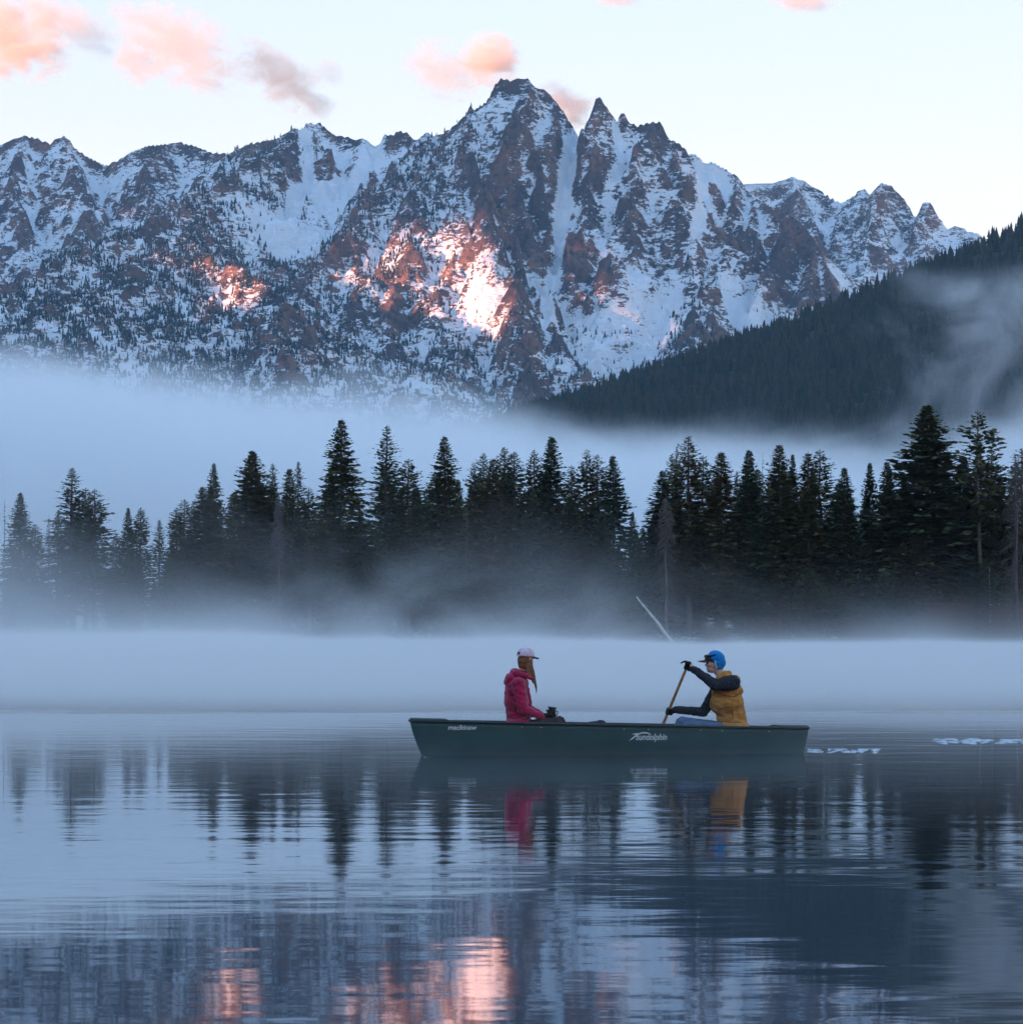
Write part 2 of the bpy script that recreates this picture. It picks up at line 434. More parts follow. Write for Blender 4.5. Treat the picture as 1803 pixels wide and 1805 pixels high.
# ------------------------------------------------------------------ far woods
def cone_tree(seg, tiers, rnd):
    """a small ragged conifer: stacked skirts, unit height"""
    V, F = [], []
    for t in range(tiers):
        z0 = t / tiers * 0.86 + 0.02
        z1 = min(1.0, z0 + 1.45 / tiers)
        r = 0.20 * (1 - t / tiers) ** 0.85 + 0.02
        b = len(V)
        for i in range(seg):
            a = 2 * math.pi * (i + 0.5 * (t % 2)) / seg
            rr = r * rnd.uniform(0.7, 1.25)
            V.append((rr * math.cos(a), rr * math.sin(a), z0 + rnd.uniform(-0.03, 0.03)))
        V.append((rnd.uniform(-.01, .01), rnd.uniform(-.01, .01), z1))
        F += [(b + i, b + (i + 1) % seg, b + seg) for i in range(seg)]
    return np.array(V), np.array(F)

def scatter(name, P, hts, seg, tiers, mat, label, seed):
    rnd = random.Random(seed); rg = np.random.default_rng(seed)
    temps = [cone_tree(seg, tiers, rnd) for _ in range(6)]
    Vs, Fs, base = [], [], 0
    pick = rg.integers(0, 6, len(P))
    shade = []
    for k in range(6):
        tv, tf = temps[k]
        sel = np.where(pick == k)[0]
        n = len(sel)
        if not n:
            continue
        a = rg.uniform(0, 2 * np.pi, n); w = rg.uniform(0.75, 1.2, n)
        c, s = np.cos(a)[:, None], np.sin(a)[:, None]
        h = hts[sel][:, None]
        x = (tv[None, :, 0] * c - tv[None, :, 1] * s) * h * w[:, None] + P[sel, 0][:, None]
        y = (tv[None, :, 0] * s + tv[None, :, 1] * c) * h * w[:, None] + P[sel, 1][:, None]
        z = tv[None, :, 2] * h + P[sel, 2][:, None] - 0.5
        Vs.append(np.stack([x, y, z], -1).reshape(-1, 3))
        Fs.append((tf[None] + base + (np.arange(n) * len(tv))[:, None, None]).reshape(-1, 3))
        shade.append(np.repeat(rg.random(n), len(tv)))
        base += n * len(tv)
    me = mesh_np(name, np.concatenate(Vs), np.concatenate(Fs), mat, smooth=False)
    attr(me, 'shade', np.concatenate(shade))
    return tag(link(name, me), label, kind='stuff')

def wood_mat(name, a, b, snow=0.0):
    k = NT(name)
    s = k.n('Attribute', attribute_name='shade').outputs['Fac']
    c = k.mix(s, a, b)
    if snow:
        f = k.math('MULTIPLY', k.ramp(k.noise(k.pos(), 0.3, 2), 0.5, 0.7), snow)
        c = k.mix(f, c, (0.7, 0.72, 0.75))
    k.put(k.bsdf.inputs['Base Color'], c)
    k.bsdf.inputs['Roughness'].default_value = 0.9
    k.bsdf.inputs['Specular IOR Level'].default_value = 0.1
    return k.m

rg = np.random.default_rng(11)
# woods on the massif: denser low down, on the wooded ribs and shoulder
dens = np.zeros(MT.H.shape)
dens += 0.9 * sstep(640, 430, MT.H) * sstep(-0.55, 0.2, fbm(MT.X / 110, MT.Y / 110, 3, 61))
def along(pts, rad, amt):
    global dens
    g = np.array([MT.hit(*p) for p in pts])
    dens = np.maximum(dens, amt * np.exp(-(seg_dist(MT.X, MT.Y, g) / rad) ** 2))
along([(330, 470), (400, 470), (450, 490), (480, 530)], 130, 1.3)
along([(60, 520), (150, 470), (240, 430), (330, 420)], 110, 1.2)
along([(100, 560), (250, 560), (400, 600), (500, 600)], 170, 1.5)
along([(335, 372), (420, 330), (480, 300)], 75, 0.8)
along([(560, 460), (620, 390), (690, 320), (740, 270)], 65, 0.9)
along([(650, 420), (720, 340), (780, 300)], 70, 0.6)
along([(560, 530), (640, 500), (700, 440)], 90, 0.6)
along([(500, 250), (450, 270), (400, 280)], 40, 0.5)
along([(690, 240), (770, 245), (800, 240)], 28, 0.7)
along([(600, 620), (750, 620), (920, 640)], 60, 1.1)
along([(1010, 620), (1100, 640), (1200, 650)], 60, 0.7)
along([(1220, 520), (1200, 580), (1230, 640)], 40, 0.8)
along([(700, 520), (800, 540), (880, 560)], 90, 0.18)
for px, py, rad in ((520, 400, 70), (1110, 575, 70), (560, 360, 50), (870, 490, 45), (60, 470, 60)):
    h = MT.hit(px, py)
    dens *= 1 - np.exp(-((MT.X - h[0]) ** 2 + (MT.Y - h[1]) ** 2) / rad ** 2)
dens *= 0.12 + 0.88 * sstep(-0.16, 0.16, fbm(MT.X / 46, MT.Y / 46, 4, 62))
dens *= (ny_ < 0.25) * sstep(0.38, 0.55, nz_) * (np.clip(1 - snow_add, 0.05, 1)) * (MT.H > 200)
pick = rg.random(dens.shape) < dens * 0.75
P = np.stack([MT.X[pick], MT.Y[pick], MT.H[pick]], 1) + np.stack([rg.uniform(-2, 2, pick.sum()), rg.uniform(-2, 2, pick.sum()), np.zeros(pick.sum())], 1)
print('MOUNTAIN TREES', len(P))
scatter('mountain_forest', P, 6 + 9 * rg.random(len(P)) ** 1.6, 5, 2, wood_mat('far_conifers', (0.014, 0.023, 0.019), (0.036, 0.034, 0.026), 0.3),
        'sparse dark conifers scattered over the snowy mountain slopes', 21)
pr = sstep(0.0, 60, HT.H - 12)
n = 19000
hx, hy = rg.uniform(-200, 1100, n), rg.uniform(3400, 4720, n)
hz = HT.z(hx, hy)
ok = (hz > 40) & (hx < hy * 0.16)
P = np.stack([hx, hy, hz], 1)[ok]
print('HILL TREES', len(P))
scatter('hill_forest', P, rg.uniform(11, 24, len(P)), 7, 4, wood_mat('hill_conifers', (0.014, 0.027, 0.018), (0.055, 0.045, 0.026)),
        'dense dark conifer wood covering the hill', 22)
# ------------------------------------------------------------------ unseen ridge and cloud, added and shaped to block the sun
def sun_plane(p, x):
    k = (p[0] - x) / -SUN.x
    return p[1] + SUN.y * k, p[2] + SUN.z * k
RX = -4500.0
mat_east = simple_mat('sun_block_slope', (0.10, 0.10, 0.10), 0.95, 0.5, 0.01, spec=0.05)
NOTCH = [(2480, 1310, 1365), (2560, 1265, 1400), (2620, 1250, 1425), (2680, 1255, 1445), (2740, 1270, 1475), (2800, 1325, 1510), (2860, 1345, 1525), (2920, 1353, 1555),
         (2980, 1357, 1555), (3040, 1385, 1562), (3100, 1400, 1565), (3160, 1415, 1555), (3220, 1425, 1540), (3280, 1435, 1535)]   # gap fitted to the wanted sunlit patch: y, ridge crest, cloud base
ys = np.unique(np.concatenate([np.arange(-8500, 2300, 90.0), np.arange(2300, 3500, 15.0), np.arange(3500, 11000, 90.0)]))
crest = np.interp(ys, [-9000, -7000, 2100, 2380, 2455] + [q[0] for q in NOTCH] + [3345, 3420, 12000],
                  [1000, 1300, 1500, 1520, 1500] + [q[1] for q in NOTCH] + [1500, 1560, 1500])
crest = crest + np.where((ys < 2300) | (ys > 3500), 14, 3) * fbm(ys / 200, ys * 0, 3, 4)
us = np.linspace(-1, 1, 41)
UX, UY = np.meshgrid(us, ys)
EH = np.maximum(crest[:, None] * (1 - np.abs(UX) ** 1.1) + 60 * ridged(UX * 5, UY / 500, 3, 8) * np.abs(UX) * (1 - np.abs(UX)) - 4, -4)
ii = np.arange(EH.size).reshape(EH.shape)
EF = np.stack([ii[:-1, :-1], ii[:-1, 1:], ii[1:, 1:], ii[1:, :-1]], -1).reshape(-1, 4)
tag(link('sun_block_ridge', mesh_np('sun_block_ridge', np.stack([RX + UX.ravel() * 1400, UY.ravel(), EH.ravel()], 1), EF, mat_east)),
    'unseen ridge added to shade the valley, notched for the sunlit patch', kind='structure')

def volume_mat(name, color, density, aniso=0.0):
    k = NT(name)
    k.t.nodes.remove(k.bsdf)
    v = k.n('VolumePrincipled', ins={'Color': color, 'Density': density, 'Anisotropy': aniso})
    k.t.links.new(v.outputs[0], k.out.inputs['Volume'])
    return k, v

CXW, CDY, CDZ = -9000.0, -4500 * SUN.y / SUN.x, 4500 * SUN.z / -SUN.x  # unseen cloud slab added; its base cuts off sun above the lit patch
cy_, cz_ = [q[0] + CDY for q in NOTCH], [q[2] + CDZ for q in NOTCH]
bm = bmesh.new()
bmesh.ops.create_grid(bm, x_segments=16, y_segments=260, size=1.0)
for v in bm.verts:
    x, y = v.co.x, v.co.y
    v.co = (CXW + 160 * x, -1200 + 5200 * y, 0)
bot = list(bm.verts)
geo = bmesh.ops.extrude_face_region(bm, geom=list(bm.faces))
tops = [g for g in geo['geom'] if isinstance(g, bmesh.types.BMVert)]
for v in bot:
    u = (v.co.x - CXW) / 160
    v.co.z = np.interp(v.co.y, cy_, cz_) + 70 * u * u + 12 * float(fbm(np.array(v.co.x / 90), np.array(v.co.y / 90), 3, 15))
for v in tops:
    u = (v.co.x - CXW) / 160
    v.co.z = 2700 + 260 * (1 - u * u) + 60 * float(fbm(np.array(v.co.x / 300), np.array(v.co.y / 300), 3, 16))
bmesh.ops.recalc_face_normals(bm, faces=bm.faces)
me = bpy.data.meshes.new('sun_block_cloud'); bm.to_mesh(me); bm.free()
kk, _ = volume_mat('sun_block_vapour', (0.9, 0.9, 0.9), 0.05)
me.materials.append(kk.m)
tag(link('sun_block_cloud', me), 'unseen cloud slab added to shade the upper mountain', kind='stuff')

# ------------------------------------------------------------------ valley ground and lake
SHORE = 452.0
def shore_y(x):
    return SHORE + 5.0 * np.sin(x / 23.0) + 3 * np.sin(x / 9.0 + 1) - 0.03 * x
gx = np.concatenate([np.linspace(-5200, -140, 40), np.arange(-130, 130.1, 1.5), np.linspace(140, 2600, 30)])
gv = np.concatenate([np.array([-6, -2, -0.8, 0, 0.8, 2, 4, 7, 10, 15, 22, 30, 45, 70, 110, 200, 400, 800, 1500, 2500, 4000, 6000, 9000, 11000.])])
GX, GV = np.meshgrid(gx, gv)
GY = shore_y(np.clip(GX, -200, 200)) + GV
GZ = np.interp(GV, [-6, 0, 2, 7, 22, 70, 400, 11000], [-1.5, 0.0, 0.8, 1.7, 2.6, 4.0, 9.0, 12.0]) + 0.35 * fbm(GX / 4, GY / 4, 3, 70) * (GV > 0.5) * (GV < 100)
ii = np.arange(GX.size).reshape(GX.shape)
GF = np.stack([ii[:-1, :-1], ii[:-1, 1:], ii[1:, 1:], ii[1:, :-1]], -1).reshape(-1, 4)
k = NT('shore_soil')
p = k.pos()
c = k.mix(k.ramp(k.noise(p, 0.5, 6), 0.35, 0.65), (0.075, 0.05, 0.035), (0.14, 0.105, 0.075))
c = k.mix(k.ramp(k.noise(p, 1.6, 5), 0.52, 0.62), c, (0.6, 0.62, 0.66))
k.put(k.bsdf.inputs['Base Color'], c)
k.bsdf.inputs['Roughness'].default_value = 0.95
tag(link('ground', mesh_np('ground', np.stack([GX.ravel(), GY.ravel(), GZ.ravel()], 1), GF, k.m)), 'brown lakeshore bank with patches of snow', kind='structure')
# near bank under the camera so the lake ends somewhere
# lake
k = NT('lake_water')
p = k.pos()
sep = k.n('SeparateXYZ', ins={0: p})
yy = sep.outputs[1]
# wind line: calm water near, ruffled water beyond
edge = k.math('MULTIPLY_ADD', k.noise(k.mapping(p, (0.10, 0.25, 0)), 1.0, 3), 9.0, 66.0)
ruf = k.ramp(k.math('SUBTRACT', yy, edge), 0.0, 3.0)
patch = k.noise(k.mapping(p, (0.05, 0.03, 0)), 1.0, 3)
w1 = k.noise(k.mapping(p, (0.55, 0.9, 0), (0, 0, R(8))), 1.0, 2, 0.5)
w2 = k.noise(k.mapping(p, (2.0, 2.6, 0), (0, 0, R(-12))), 1.0, 2, 0.5)
w3 = k.noise(k.mapping(p, (5.0, 6.0, 0)), 1.0, 2, 0.5)
amp = k.ramp(patch, 0.35, 0.65, 0.45, 1.25)
hgt = k.math('MULTIPLY', k.math('ADD', k.math('MULTIPLY', w1, 0.0056), k.math('MULTIPLY', w2, 0.0019)), amp)
hgt = k.math('ADD', hgt, k.math('MULTIPLY', k.math('MULTIPLY', w3, ruf), 0.010))
bmp = k.n('Bump', ins={'Strength': 1.0, 'Distance': 1.0, 'Height': hgt})
k.put(k.bsdf.inputs['Normal'], bmp)
k.put(k.bsdf.inputs['Base Color'], (0.012, 0.022, 0.035))
k.put(k.bsdf.inputs['Roughness'], k.ramp(ruf, 0, 1, 0.035, 0.40, False))
k.bsdf.inputs['IOR'].default_value = 1.333
WX, WY = 5000, (-9000, 470)
me = mesh_np('lake', [(-5200, WY[0], 0), (2600, WY[0], 0), (2600, WY[1], 0), (-5200, WY[1], 0)], [(0, 1, 2, 3)], k.m, smooth=False)
tag(link('lake', me), 'calm lake with a ruffled pale band near the far shore', kind='structure')

# ------------------------------------------------------------------ haze, fog bank, mist
bm = bmesh.new()
bmesh.ops.create_cube(bm, size=1.0)
for v in bm.verts:
    v.co = (-6100 + (v.co.x + .5) * 8900, -9200 + (v.co.y + .5) * 20600, -8 + (v.co.z + .5) * 1650)
me = bpy.data.meshes.new('haze'); bm.to_mesh(me); bm.free()
kk, _ = volume_mat('haze_air', (0.45, 0.72, 1.0), 2.3e-5)
me.materials.append(kk.m)
tag(link('haze', me), 'thin blue morning haze filling the valley', kind='stuff')

def box_obj(name, lo, hi, mat):
    bm = bmesh.new()
    bmesh.ops.create_cube(bm, size=1.0)
    for v in bm.verts:
        v.co = [l + (c + .5) * (h - l) for c, l, h in zip(v.co, lo, hi)]
    me = bpy.data.meshes.new(name); bm.to_mesh(me); bm.free()
    me.materials.append(mat)
    return link(name, me)

# fog bank between the shore wood and the mountains: soft ragged top
kk, v = volume_mat('fog_vapour', (0.992, 0.996, 1.0), 0.0)
p = kk.pos()
sp = kk.n('SeparateXYZ', ins={0: p})
x, y, z = sp.outputs
cur = kk.n('FloatCurve')
c = cur.mapping.curves[0]
xs_px = [(-900, 222), (-360, 212), (-270, 204), (-200, 190), (-110, 174), (0, 164), (60, 154), (140, 146), (260, 138), (360, 146), (900, 152)]   # x at Y=2600, top z
pts = [((a + 1000) / 2000, b / 300) for a, b in xs_px]
while len(c.points) < len(pts):
    c.points.new(0, 0)
for q, (a, b) in zip(c.points, pts):
    q.location = (a, b)
cur.mapping.update()
kk.put(cur.inputs['Value'], kk.ramp(kk.math('DIVIDE', kk.math('MULTIPLY', x, 2600.0), y), -1000, 1000, 0, 1, False))
topz = kk.math('MULTIPLY', cur.outputs[0], 300.0)
n1 = kk.noise(kk.mapping(p, (0.0035, 0.0025, 0.009)), 1.0, 4, 0.6, 0.5)
topz = kk.math('ADD', topz, kk.math('MULTIPLY', kk.math('SUBTRACT', n1, 0.5), 110.0))
n2 = kk.noise(kk.mapping(p, (0.016, 0.006, 0.03)), 1.0, 4, 0.65, 0.8)
topz = kk.math('ADD', topz, kk.math('MULTIPLY', kk.math('SUBTRACT', n2, 0.5), 46.0))
soft = kk.ramp(kk.math('SUBTRACT', kk.math('MULTIPLY', topz, kk.math('DIVIDE', y, 2600.0)), z), -16.0, 45.0)
kk.put(v.inputs['Density'], kk.math('MULTIPLY', kk.math('POWER', soft, 1.6), 0.0065))
tag(box_obj('fog_bank', (-700, 2200, 12.6), (700, 3000, 330), kk.m), 'pale fog bank lying behind the shore trees', kind='stuff')

# torn mist on the face of the wooded hill
kk, v = volume_mat('hill_mist', (0.992, 0.996, 1.0), 0.0)
p = kk.pos()
oc = kk.objco()
so = kk.n('SeparateXYZ', ins={0: oc})
n1 = kk.noise(kk.mapping(p, (0.010, 0.006, 0.0085), (0, R(-35), 0)), 1.0, 5, 0.62, 0.8)
edge = kk.math('MULTIPLY', kk.ramp(kk.math('ABSOLUTE', so.outputs[2]), 0.5, 0.30), kk.ramp(kk.math('ABSOLUTE', so.outputs[0]), 0.5, 0.25))
rise = kk.ramp(so.outputs[0], -0.5, 0.35, 0.02, 0.24, False)
dn = kk.ramp(kk.math('ADD', n1, rise), 0.58, 0.88)
kk.put(v.inputs['Density'], kk.math('MULTIPLY', kk.math('MULTIPLY', dn, edge), 0.010))
lo, hi = at(1480, 800, 3150), at(1990, 440, 3150)
bx = box_obj('hill_mist', (-.5, -.5, -.5), (.5, .5, .5), kk.m)
bx.location = ((lo.x + hi.x) / 2, 3200, (lo.z + hi.z) / 2)
bx.scale = (hi.x - lo.x, 130, hi.z - lo.z)
tag(bx, 'torn mist rising over the dark wooded hill', kind='stuff')

# sunrise clouds, high and far behind the mountains
kk, v = volume_mat('cloud_vapour', (0.95, 0.86, 0.77), 0.0)
oc = kk.objco()
p = kk.pos()
so = kk.n('SeparateXYZ', ins={0: oc})
ln = kk.n('VectorMath', operation='LENGTH'); kk.put(ln.inputs[0], oc)
r = kk.math('MULTIPLY', ln.outputs['Value'], 2.0)
n1 = kk.noise(kk.mapping(p, (0.0105, 0.006, 0.016), (0, R(28), 0)), 1.0, 5, 0.6, 0.7)
body = kk.math('SUBTRACT', kk.math('MULTIPLY_ADD', n1, 2.2, -0.20), r)
kk.put(v.inputs['Density'], kk.math('MULTIPLY', kk.math('MULTIPLY', kk.ramp(body, -0.05, 0.75), kk.ramp(r, 1.0, 0.62)), kk.n('Attribute', attribute_type='OBJECT', attribute_name='thick').outputs['Fac']))
CLOUD_MAT = kk.m
def cloud(px, py, w, h, tilt, thick, label, Y=14000):
    c = at(px, py, Y)
    o = box_obj('cloud', (-.5, -.5, -.5), (.5, .5, .5), CLOUD_MAT)
    m = Y / F_PX
    o.location = c; o.scale = (w * m * 1.3, min(w, 120) * m, h * m * 1.25); o.rotation_euler = (0, R(tilt), 0)
    o['thick'] = thick * 1.3
    tag(o, label, 'cloud', 'sunrise clouds')
CLOUDS = [
    (15, 62, 240, 165, 10, 0.016, 'brightest orange-pink cloud at the picture\'s left edge'),
    (125, 45, 190, 90, 25, 0.005, 'thin mauve cloud right of the bright orange one'),
    (238, 104, 95, 90, 50, 0.006, 'small grey-mauve wisp hanging under the pale pink clouds'),
    (310, 78, 270, 150, 28, 0.0065, 'widest pale pink cloud, slanting, over the left skyline'),
    (498, 140, 210, 95, 36, 0.008, 'pink streak of cloud trailing down toward the skyline'),
    (578, 128, 60, 55, 40, 0.004, 'faint grey wisp right of the pink streak'),
    (785, 125, 150, 105, 20, 0.005, 'mauve cloud left of the summit'),
    (862, 105, 120, 95, -10, 0.016, 'bright peach cloud touching the summit'),
    (1000, 182, 120, 75, 30, 0.010, 'pink cloud tucked behind the summit\'s right shoulder'),
    (1090, -4, 90, 34, 0, 0.006, 'grey wisp at the top edge above the rock spires'),
    (1415, 2, 130, 40, 4, 0.007, 'grey wisp at the top edge, right of the others')]
for c in CLOUDS:
    cloud(*c, Y=13300 + 330 * CLOUDS.index(c))
# ------------------------------------------------------------------ shore trees
def tube_np(path, radii, seg=6):
    """open tapered tube along a list of points"""
    path = [Vector(p) for p in path]
    V, F = [], []
    for i, p in enumerate(path):
        d = (path[min(i + 1, len(path) - 1)] - path[max(i - 1, 0)]).normalized()
        a = d.orthogonal().normalized(); b = d.cross(a)
        if i and V:
            # keep rings aligned
            a = (Vector(pa) - d * Vector(pa).dot(d)).normalized(); b = d.cross(a)
        pa = a
        for j in range(seg):
            t = 2 * math.pi * j / seg
            V.append(p + (a * math.cos(t) + b * math.sin(t)) * radii[i])
    for i in range(len(path) - 1):
        for j in range(seg):
            F.append((i * seg + j, i * seg + (j + 1) % seg, (i + 1) * seg + (j + 1) % seg, (i + 1) * seg + j))
    return V, F

def bark_mat(name, a, b):
    k = NT(name)
    v = k.objco()
    c = k.mix(k.ramp(k.noise(k.mapping(v, (3, 3, 0.6)), 1.0, 5), 0.35, 0.65), a, b)
    k.put(k.bsdf.inputs['Base Color'], c)
    k.bsdf.inputs['Roughness'].default_value = 0.95
    k.bsdf.inputs['Specular IOR Level'].default_value = 0.1
    return k.m

def needle_mat(name, a, b, dead):
    k = NT(name)
    r = k.n('ObjectInfo').outputs['Random']
    v = k.objco()
    f = k.noise(v, 0.55, 3)
    c = k.mix(k.ramp(f, 0.3, 0.7), a, b)
    c = k.mix(k.ramp(r, 0.0, 1.0, 0.0, 0.75, False), c, dead)
    k.put(k.bsdf.inputs['Base Color'], c)
    k.bsdf.inputs['Roughness'].default_value = 0.8
    k.bsdf.inputs['Specular IOR Level'].default_value = 0.2
    return k.m

MAT_BARK = bark_mat('pine_bark', (0.10, 0.078, 0.065), (0.21, 0.17, 0.145))
MAT_GREY = bark_mat('dead_wood', (0.12, 0.10, 0.095), (0.22, 0.19, 0.175))
MAT_SPRUCE = needle_mat('spruce_needles', (0.034, 0.074, 0.040), (0.078, 0.115, 0.048), (0.120, 0.102, 0.034))
MAT_PINE = needle_mat('pine_needles', (0.046, 0.074, 0.028), (0.106, 0.118, 0.038), (0.150, 0.105, 0.040))

KINDS_T = {  # crown base, radius (unit: height), branches, profile power, droop, spray size, raggedness
    'spruce': dict(base=0.03, rad=0.135, nb=640, pw=0.85, droop=0.35, sp=0.78, rag=0.22, gap=0.10),
    'conic':  dict(base=0.03, rad=0.095, nb=620, pw=0.80, droop=0.10, sp=0.78, rag=0.18, gap=0.06),
    'broad':  dict(base=0.02, rad=0.135, nb=760, pw=0.70, droop=0.10, sp=0.85, rag=0.22, gap=0.10),
    'open':   dict(base=0.12, rad=0.110, nb=330, pw=0.75, droop=0.05, sp=0.66, rag=0.40, gap=0.25),
    'pine':   dict(base=0.20, rad=0.080, nb=420, pw=0.55, droop=-0.15, sp=0.74, rag=0.45, gap=0.28),
    'column': dict(base=0.10, rad=0.070, nb=520, pw=0.55, droop=0.10, sp=0.76, rag=0.25, gap=0.12),
    'flag':   dict(base=0.50, rad=0.125, nb=150, pw=0.60, droop=-0.10, sp=0.8, rag=0.45, gap=0.35),
    'young':  dict(base=0.01, rad=0.180, nb=420, pw=0.75, droop=0.10, sp=0.55, rag=0.20, gap=0.05),
}
HREF = 25.0
def make_crown(kind, seed):
    k = KINDS_T[kind]; rnd = random.Random(seed)
    H = HREF if kind != 'young' else 9.0
    V, F = [], []
    bV, bF = [], []
    # clumps: whorls that are missing or long give the uneven outline
    nw = 26
    wl = [1 - k['rag'] + 2 * k['rag'] * rnd.random() for _ in range(nw * 5)]
    for i in range(k['nb']):
        t = (i + rnd.random()) / k['nb']
        t = 1 - (1 - t) ** 0.85 if kind in ('pine', 'flag') else t
        u = k['base'] + (1 - k['base']) * t          # height fraction
        az = i * 2.39996 + rnd.uniform(-.5, .5)
        cell = wl[int(u * nw) * 5 % len(wl) + int((az % (2 * math.pi)) / (2 * math.pi) * 5) % 5 if int(u * nw) * 5 < len(wl) - 5 else 0]
        if rnd.random() < k['gap'] * (1.2 - t) and cell < 1:
            continue
        L = k['rad'] * H * (min(1.0, (1 - t) / k.get('full', 0.6)) ** k['pw']) * cell * rnd.uniform(0.7, 1.1) + 0.005 * H
        if kind in ('pine', 'flag', 'open') and t < 0.12:
            L *= 0.5 + 4 * t
        el = 0.5 * t ** 2 - k['droop'] * (1 - t) + rnd.uniform(-.18, .18)
        d = Vector((math.cos(az) * math.cos(el), math.sin(az) * math.cos(el), math.sin(el)))
        o = Vector((0, 0, u * H * 0.985))
        side = Vector((-math.sin(az), math.cos(az), 0))
        up = d.cross(side)
        # bough
        r0 = 0.012 * L + 0.012
        tipb = o + d * L * 0.92
        b0 = len(bV)
        for q, rr in ((o, r0), (tipb, r0 * 0.3)):
            for a in range(3):
                an = a * 2.0944
                bV.append(q + side * math.cos(an) * rr + up * math.sin(an) * rr)
        for a in range(3):
            bF.append((b0 + a, b0 + (a + 1) % 3, b0 + 3 + (a + 1) % 3, b0 + 3 + a))
        step = 0.42 if kind != 'young' else 0.22
        n = max(2, int(L / step))
        sz = k['sp'] * (1.0 if kind != 'young' else 0.6)
        for j in range(n + 1):
            s = (0.22 + 0.78 * j / n) if kind not in ('pine', 'flag') else (0.35 + 0.65 * j / n)
            p = o + d * L * s + Vector((0, 0, -0.06 * L * s * s))
            for sg in ((-1, 1) if j < n else (0,)):
                spread = rnd.uniform(0.5, 1.0) * sg
                dd = (d * math.cos(spread) + side * math.sin(spread) + up * rnd.uniform(-.25, .35)).normalized()
                ln = sz * rnd.uniform(0.6, 1.25) * (1.1 - 0.35 * s) * (0.38 + 0.62 * min(1.0, (1 - t) / 0.22))
                w = ln * rnd.uniform(0.26, 0.42)
                wv = (dd.cross(Vector((rnd.gauss(0, .5), rnd.gauss(0, .5), 1))).normalized()) * w
                b = len(V)
                m = p + dd * ln * 0.45
                V += [p, m + wv + Vector((0, 0, rnd.uniform(-.06, .04))), p + dd * ln + Vector((0, 0, -0.10 * ln)), m - wv]
                F.append((b, b + 1, b + 2, b + 3))
    V = np.array(V) / H; bV = np.array(bV) / H
    F = np.array(F); bF = np.array(bF)
    cm = mesh_np(kind + '_crown', V, F, MAT_PINE if kind in ('pine', 'flag', 'column') else MAT_SPRUCE, smooth=False)
    bm_ = mesh_np(kind + '_boughs', bV, bF, MAT_BARK, smooth=True)
    # trunk
    path = [(rnd.uniform(-.15, .15) * (0 < i < 8), rnd.uniform(-.15, .15) * (0 < i < 8), H * i / 9 * 0.995) for i in range(10)]
    r = 0.0115 * H
    tv, tf = tube_np(path, [r * (1 - i / 9.3) ** 0.8 + 0.012 for i in range(10)], 8)
    tm = mesh_np(kind + '_trunk', np.array([tuple(v) for v in tv]) / H, np.array(tf), MAT_BARK)
    return tm, cm, bm_

def make_snag(seed, droop=0.9, n=130, rad=0.10):
    rnd = random.Random(seed); H = HREF
    V, F = [], []
    for i in range(n):
        t = rnd.random() ** 0.8
        u = 0.10 + 0.86 * t
        L = rad * H * (1 - t) ** 0.6 * rnd.uniform(0.3, 1.1) + 0.3
        az = rnd.uniform(0, 6.283)
        h = Vector((math.cos(az), math.sin(az), 0))
        o = Vector((0, 0, u * H))
        pts = [o + h * L * s + Vector((0, 0, (0.12 * s - droop * s * s * 0.55) * L)) for s in (0, .35, .7, 1)]
        v, f = tube_np(pts, [0.050, 0.042, 0.030, 0.014], 3)
        b = len(V); V += v; F += [tuple(x + b for x in q) for q in f]
        for _ in range(3):
            s = rnd.uniform(.3, 1)
            q = o + h * L * s + Vector((0, 0, (0.12 * s - droop * s * s * 0.55) * L))
            e = q + Vector((rnd.uniform(-.5, .5), rnd.uniform(-.5, .5), -rnd.uniform(.2, .9) * droop - .05))
            v, f = tube_np([q, e], [0.028, 0.012], 3)
            b = len(V); V += v; F += [tuple(x + b for x in z) for z in f]
    tw = mesh_np('dead_branches', np.array([tuple(v) for v in V]) / H, np.array(F), MAT_GREY)
    path = [(rnd.uniform(-.12, .12) * (0 < i < 9), rnd.uniform(-.12, .12) * (0 < i < 9), H * i / 9) for i in range(10)]
    tv, tf = tube_np(path, [0.26 * (1 - i / 9.2) ** 0.8 + 0.012 for i in range(10)], 8)
    return mesh_np('dead_trunk', np.array([tuple(v) for v in tv]) / H, np.array(tf), MAT_GREY), tw

PROTO = {k: [make_crown(k, 100 * i + 7) for i in range(3)] for k in KINDS_T}
SNAGS = [make_snag(5), make_snag(6, 1.1, 330, 0.115), make_snag(8, 0.3, 45, 0.05)]

def ground_z(x, y):
    gv_ = y - (SHORE + 5.0 * math.sin(x / 23.0) + 3 * math.sin(x / 9.0 + 1) - 0.03 * x)
    return float(np.interp(gv_, [-6, 0, 2, 7, 22, 70, 400], [-1.5, 0.0, 0.8, 1.7, 2.6, 4.0, 9.0]))

